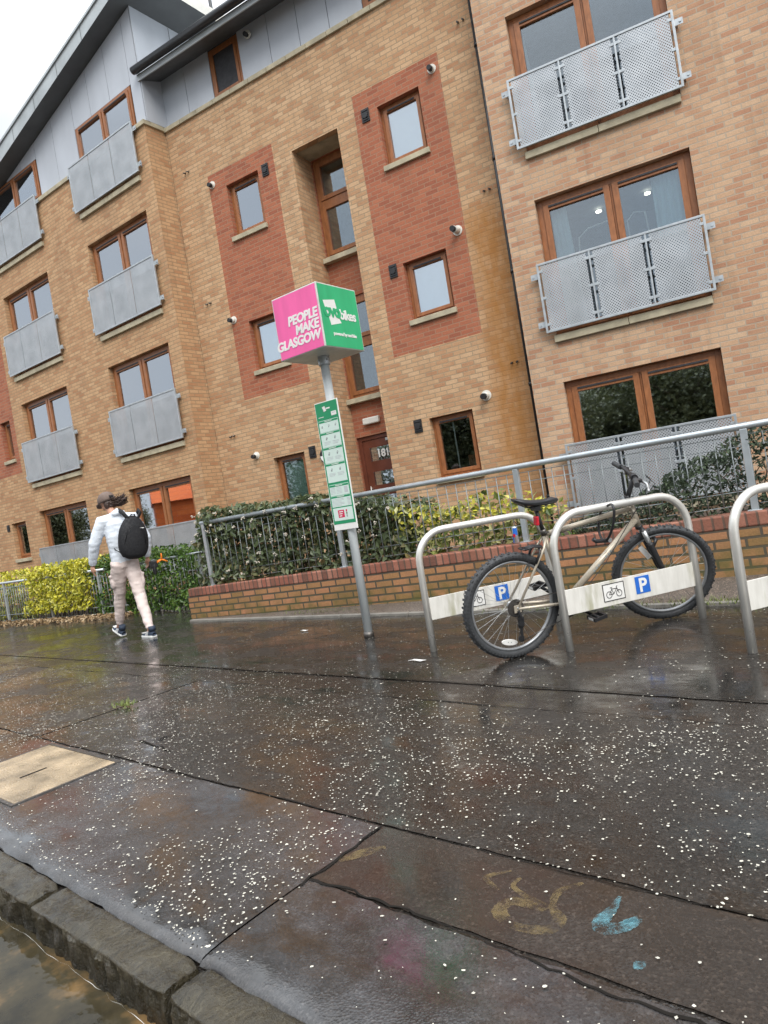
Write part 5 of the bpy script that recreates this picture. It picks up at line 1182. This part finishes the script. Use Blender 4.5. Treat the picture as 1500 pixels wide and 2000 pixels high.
mb = MB(); P_ = [(.078*math.cos(a), .19 + .085*math.sin(a)) for a in np.linspace(0, math.pi, 14)]; mb.prism(P_ + [(-.06, .17), (.06, .17)], 0, .009, 0, Matrix.Translation((0, .015, 1.675)) @ Matrix.Translation((0, .19, 0)) @ Matrix.Rotation(RAD(-16), 4, 'X') @ Matrix.Translation((0, -.19, 0)), 'z'); part('peak', mb, [M_cap], cap, FP @ HD)
mb = MB(); mb.box(-.024, .024, -.036, -.02, 1.675, 1.70); part('strap', mb, [M_bag], cap, FP @ HD)
mb = MB(); mb.ell((0, .05, 1.635), (.074, .055, .045)); mb.ell((.03, .02, 1.605), (.045, .035, .045)); mb.ell((-.045, .05, 1.605), (.030, .045, .050))
for i in range(12):
    a = random.gauss(0, .5); p0 = Vector((.03 + random.gauss(0, .03), .0 + random.gauss(0, .02), 1.615 + random.gauss(0, .018))); q_ = p0 + Vector((.075 + random.random()*.03, -.02 + random.gauss(0, .025), random.gauss(-.01, .03))); r_ = q_ + Vector((.035 + random.gauss(0, .015), random.gauss(0, .02), random.gauss(.012, .03)))
    mb.tube([p0, q_, r_], [.018, .013, .003], 6)
part('hair', organic('hair', mb, .006, 1, [M_hair], .003), None, pr_, FP @ HD)
mb = MB()
for i in range(150):
    p0 = Vector((.03 + random.gauss(0, .03), .02 + random.gauss(0, .025), 1.615 + random.gauss(0, .022))); l = .6 + .7*random.random(); w1 = random.gauss(0, .02)
    mb.tube([p0, p0 + Vector((.05*l, -.03, -.004 + w1)), p0 + Vector((.09*l, -.03 + w1, .008 + w1*.5)), p0 + Vector((.125*l, -.035 - w1, .028 + w1*1.6))], [.005, .005, .004, .001], 4)
part('loose_hair', mb, [M_hair], pr_, FP @ HD)
# rucksack on the back
FG = FP @ Matrix.Translation((.085, -.225, 0)) @ Matrix.Translation((0, 0, 1.22)) @ Matrix.Rotation(RAD(7), 4, 'Y') @ Matrix.Translation((0, 0, -1.22))
bag = thing('rucksack', 'black rounded rucksack worn on the back of the walker', 'rucksack', FG)
mb = MB(); n, m = 18, 22; vs = []
for i in range(n + 1):
    u = i/n; z = .955 + .525*u; wx = .178*(1 - abs(2*u - .72)**2.6*.36 if u > .36 else 1 - (1 - u/.36)**2.4*.42); dy = .105*(1 - abs(2*u-.75)**2.2*.45)
    if i in (0, n): wx *= .55; dy *= .5
    for j in range(m):
        a = 2*math.pi*j/m; ca_, sa_ = math.cos(a), math.sin(a); vs.append((wx*math.copysign(abs(ca_)**.8, ca_), dy*math.copysign(abs(sa_)**.8, sa_)*(1 if sa_ < 0 else .45) + .03, z))
mb.add(vs, [(i*m+j, i*m+(j+1) % m, (i+1)*m+(j+1) % m, (i+1)*m+j) for i in range(n) for j in range(m)], 0, True); mb.f += [list(range(m-1, -1, -1)), [n*m + j for j in range(m)]]; mb.m += [0, 0]; mb.s += [True, True]
part('bag_body', mb, [M_bag], bag)
mb = MB(); mb.tube([(-.125, -.055, 1.13), (-.10, -.085, 1.28), (0, -.088, 1.395), (.10, -.085, 1.28), (.125, -.055, 1.13)], .0035, 6); mb.tube([(-.03, .02, 1.45), (-.02, .0, 1.492), (.02, .0, 1.492), (.03, .02, 1.45)], .008, 6); part('piping', mb, [M_bag], bag)
mb = MB(); mb.box(.055, .10, -.083, -.078, 1.318, 1.326); mb.box(-.125, -.115, -.040, -.03, 1.065, 1.078); part('tag', mb, [M_white], bag)
mb = MB()
for s_, sp in ((-1, shL), (1, shR)):
    x = s_*.105; mb.tube([(x*.5, .0, 1.43), (x*1.05, .06, 1.525), (x*1.15, .16, 1.56), (x*1.2, .275, 1.50), (x*1.3, .33, 1.36), (x*1.55, .27, 1.16), (s_*.185, .14, 1.08), (s_*.14, .03, 1.03)], [.024, .026, .026, .026, .022, .013, .010, .010], 8, flat=.45)
part('strap', mb, [M_bag], bag)
# gadget in the right hand
FH = FP @ Matrix.Translation((.315, .015, .845))
gd = thing('handheld_gadget', 'black box-like gadget with an orange three-pronged piece, in the right hand of the walker', 'gadget', FH)
mb = MB(); mb.box(-.035, .055, -.085, .055, -.045, .045); mb.tube([(.01, -.06, .0), (.01, -.06, -.13)], [.03, .022], 10); part('gadget_body', mb, [M_black], gd, bevel=.012)
mb = MB(); c = Vector((.105, -.10, .045))
mb.tube([(.03, -.06, .02), c], .012, 8)
for a in (90, 205, 330):
    e_ = c + Vector((.075*math.cos(RAD(a)), -.01, .075*math.sin(RAD(a)))); mb.tube([c, c.lerp(e_, .5), e_], [.012, .010, .008], 8)
part('prongs', mb, [M_orange], gd)

# ================================================================== ACROSS THE ROAD (behind the camera, seen in the window panes)
def crown_mesh(n=24000):
    q = np.array([[math.cos(a)*d, math.sin(a)*d, z] for a, d, z in zip(rng.random(34)*6.28, .15 + .62*rng.random(34), .22 + .62*rng.random(34))]); i_ = rng.integers(0, len(q), n)
    P = q[i_] + rng.normal(0, 1, (n, 3)) * np.array([.17, .17, .07]); P[:, 2] = np.maximum(P[:, 2], .06 + .1*rng.random(n))
    V, F = leaves(P * np.array([3, 3, 7.]), (P - np.array([0, 0, .5])), .17, .7, .3); return leafmesh('crown', V / np.array([3, 3, 7.]), F, [M_leaft])
CROWN = {True: crown_mesh(), False: crown_mesh()}
def tree(x, y, h, r, label):
    Mt = Matrix.Translation((x, y, -.02)); o = thing('street_tree', label, 'tree', Mt, 'trees across the road')
    mb = MB(); tips = []; mb.tube([(0, 0, -.3), (.05, 0, h*.25), (-.04, .06, h*.5), (.05, 0, h*.8)], [.17, .14, .09, .03], 9)
    for i in range(12):
        a = random.random()*6.28; z = h*(.28 + .45*random.random()); q = Vector((math.cos(a)*r*.75, math.sin(a)*r*.75, z + r*.5)); mb.tube([(0, 0, z), q*.5 + Vector((0, 0, z*.5 + .1)), q], [.06, .035, .012], 6); tips.append(q)
    part('trunk', mb, [M_twig], o)
    o2 = link('crown', CROWN[random.random() < .5], o, Mt @ Matrix.Rotation(random.random()*6, 4, 'Z') @ Matrix.Diagonal((r, r, h, 1)))
for i, (k, n_, h, r, lb) in enumerate(((-16, -12, 6, 3, 'leafy tree far along the opposite pavement'), (-9, -13, 6.5, 3.4, 'leafy tree opposite the brick flats, before the far one'), (-2, -12, 6, 3, 'leafy tree straight across the road from the stands'), (5, -13, 6.3, 3.3, 'leafy tree across the road to the right'), (12, -12, 6, 3, 'leafy tree across the road, rightmost'), (-12, -18, 7.2, 4, 'tall tree behind the row across the road, left of centre'), (-5, -18.5, 7.2, 4.2, 'tall tree behind the row across the road, facing the stands'), (2, -18, 7.2, 4, 'tall tree behind the row across the road, right of centre'), (9, -18.5, 7, 4, 'tall tree behind the rightmost one across the road'))):
    p_ = FK @ Vector((k, n_, 0)); tree(p_.x, p_.y, h, r, lb)
for x, y, h, r, lb in ((-25, 19.4, 4.6, 2.0, 'dense tree mirrored in the far left ground floor window'), (-31, 22.5, 5, 2.6, 'dense tree behind the one mirrored in the far left window'), (-27, 16.4, 4.5, 1.3, 'slim tree at the corner of the low orange red building')): tree(x, y, h, r, lb)
M_sand = brick('red_sandstone', (.72, .15, .035), (.80, .20, .05), (.60, .12, .03), (.45, .12, .05), bw=.6, rh=.3, dirt=.1)
Mh = Matrix.Translation((-31, 12.3, 0)) @ Matrix.Rotation(RAD(90), 4, 'Z')
o = thing('brick_building', 'low orange red building across the road, mirrored in the ground floor window beside the walker', 'building', Mh)
opn = [(x, x + .9, 1.0, 2.2) for x in (-3.2, 2.4)]
mb = MB(); mb.plate(-4.2, 2.4, -.3, 3.3, opn, 0, .25); mb.box(-4.2, 2.4, .25, 5, -.3, 3.3); part('wall', mb, [M_sand], o)
mb = MB(); mb.prism([(-.2, 3.3), (2.5, 4.4), (5.2, 3.3)], -4.3, 2.5, 0, None, 'x'); part('roof', mb, [M_sand], o)
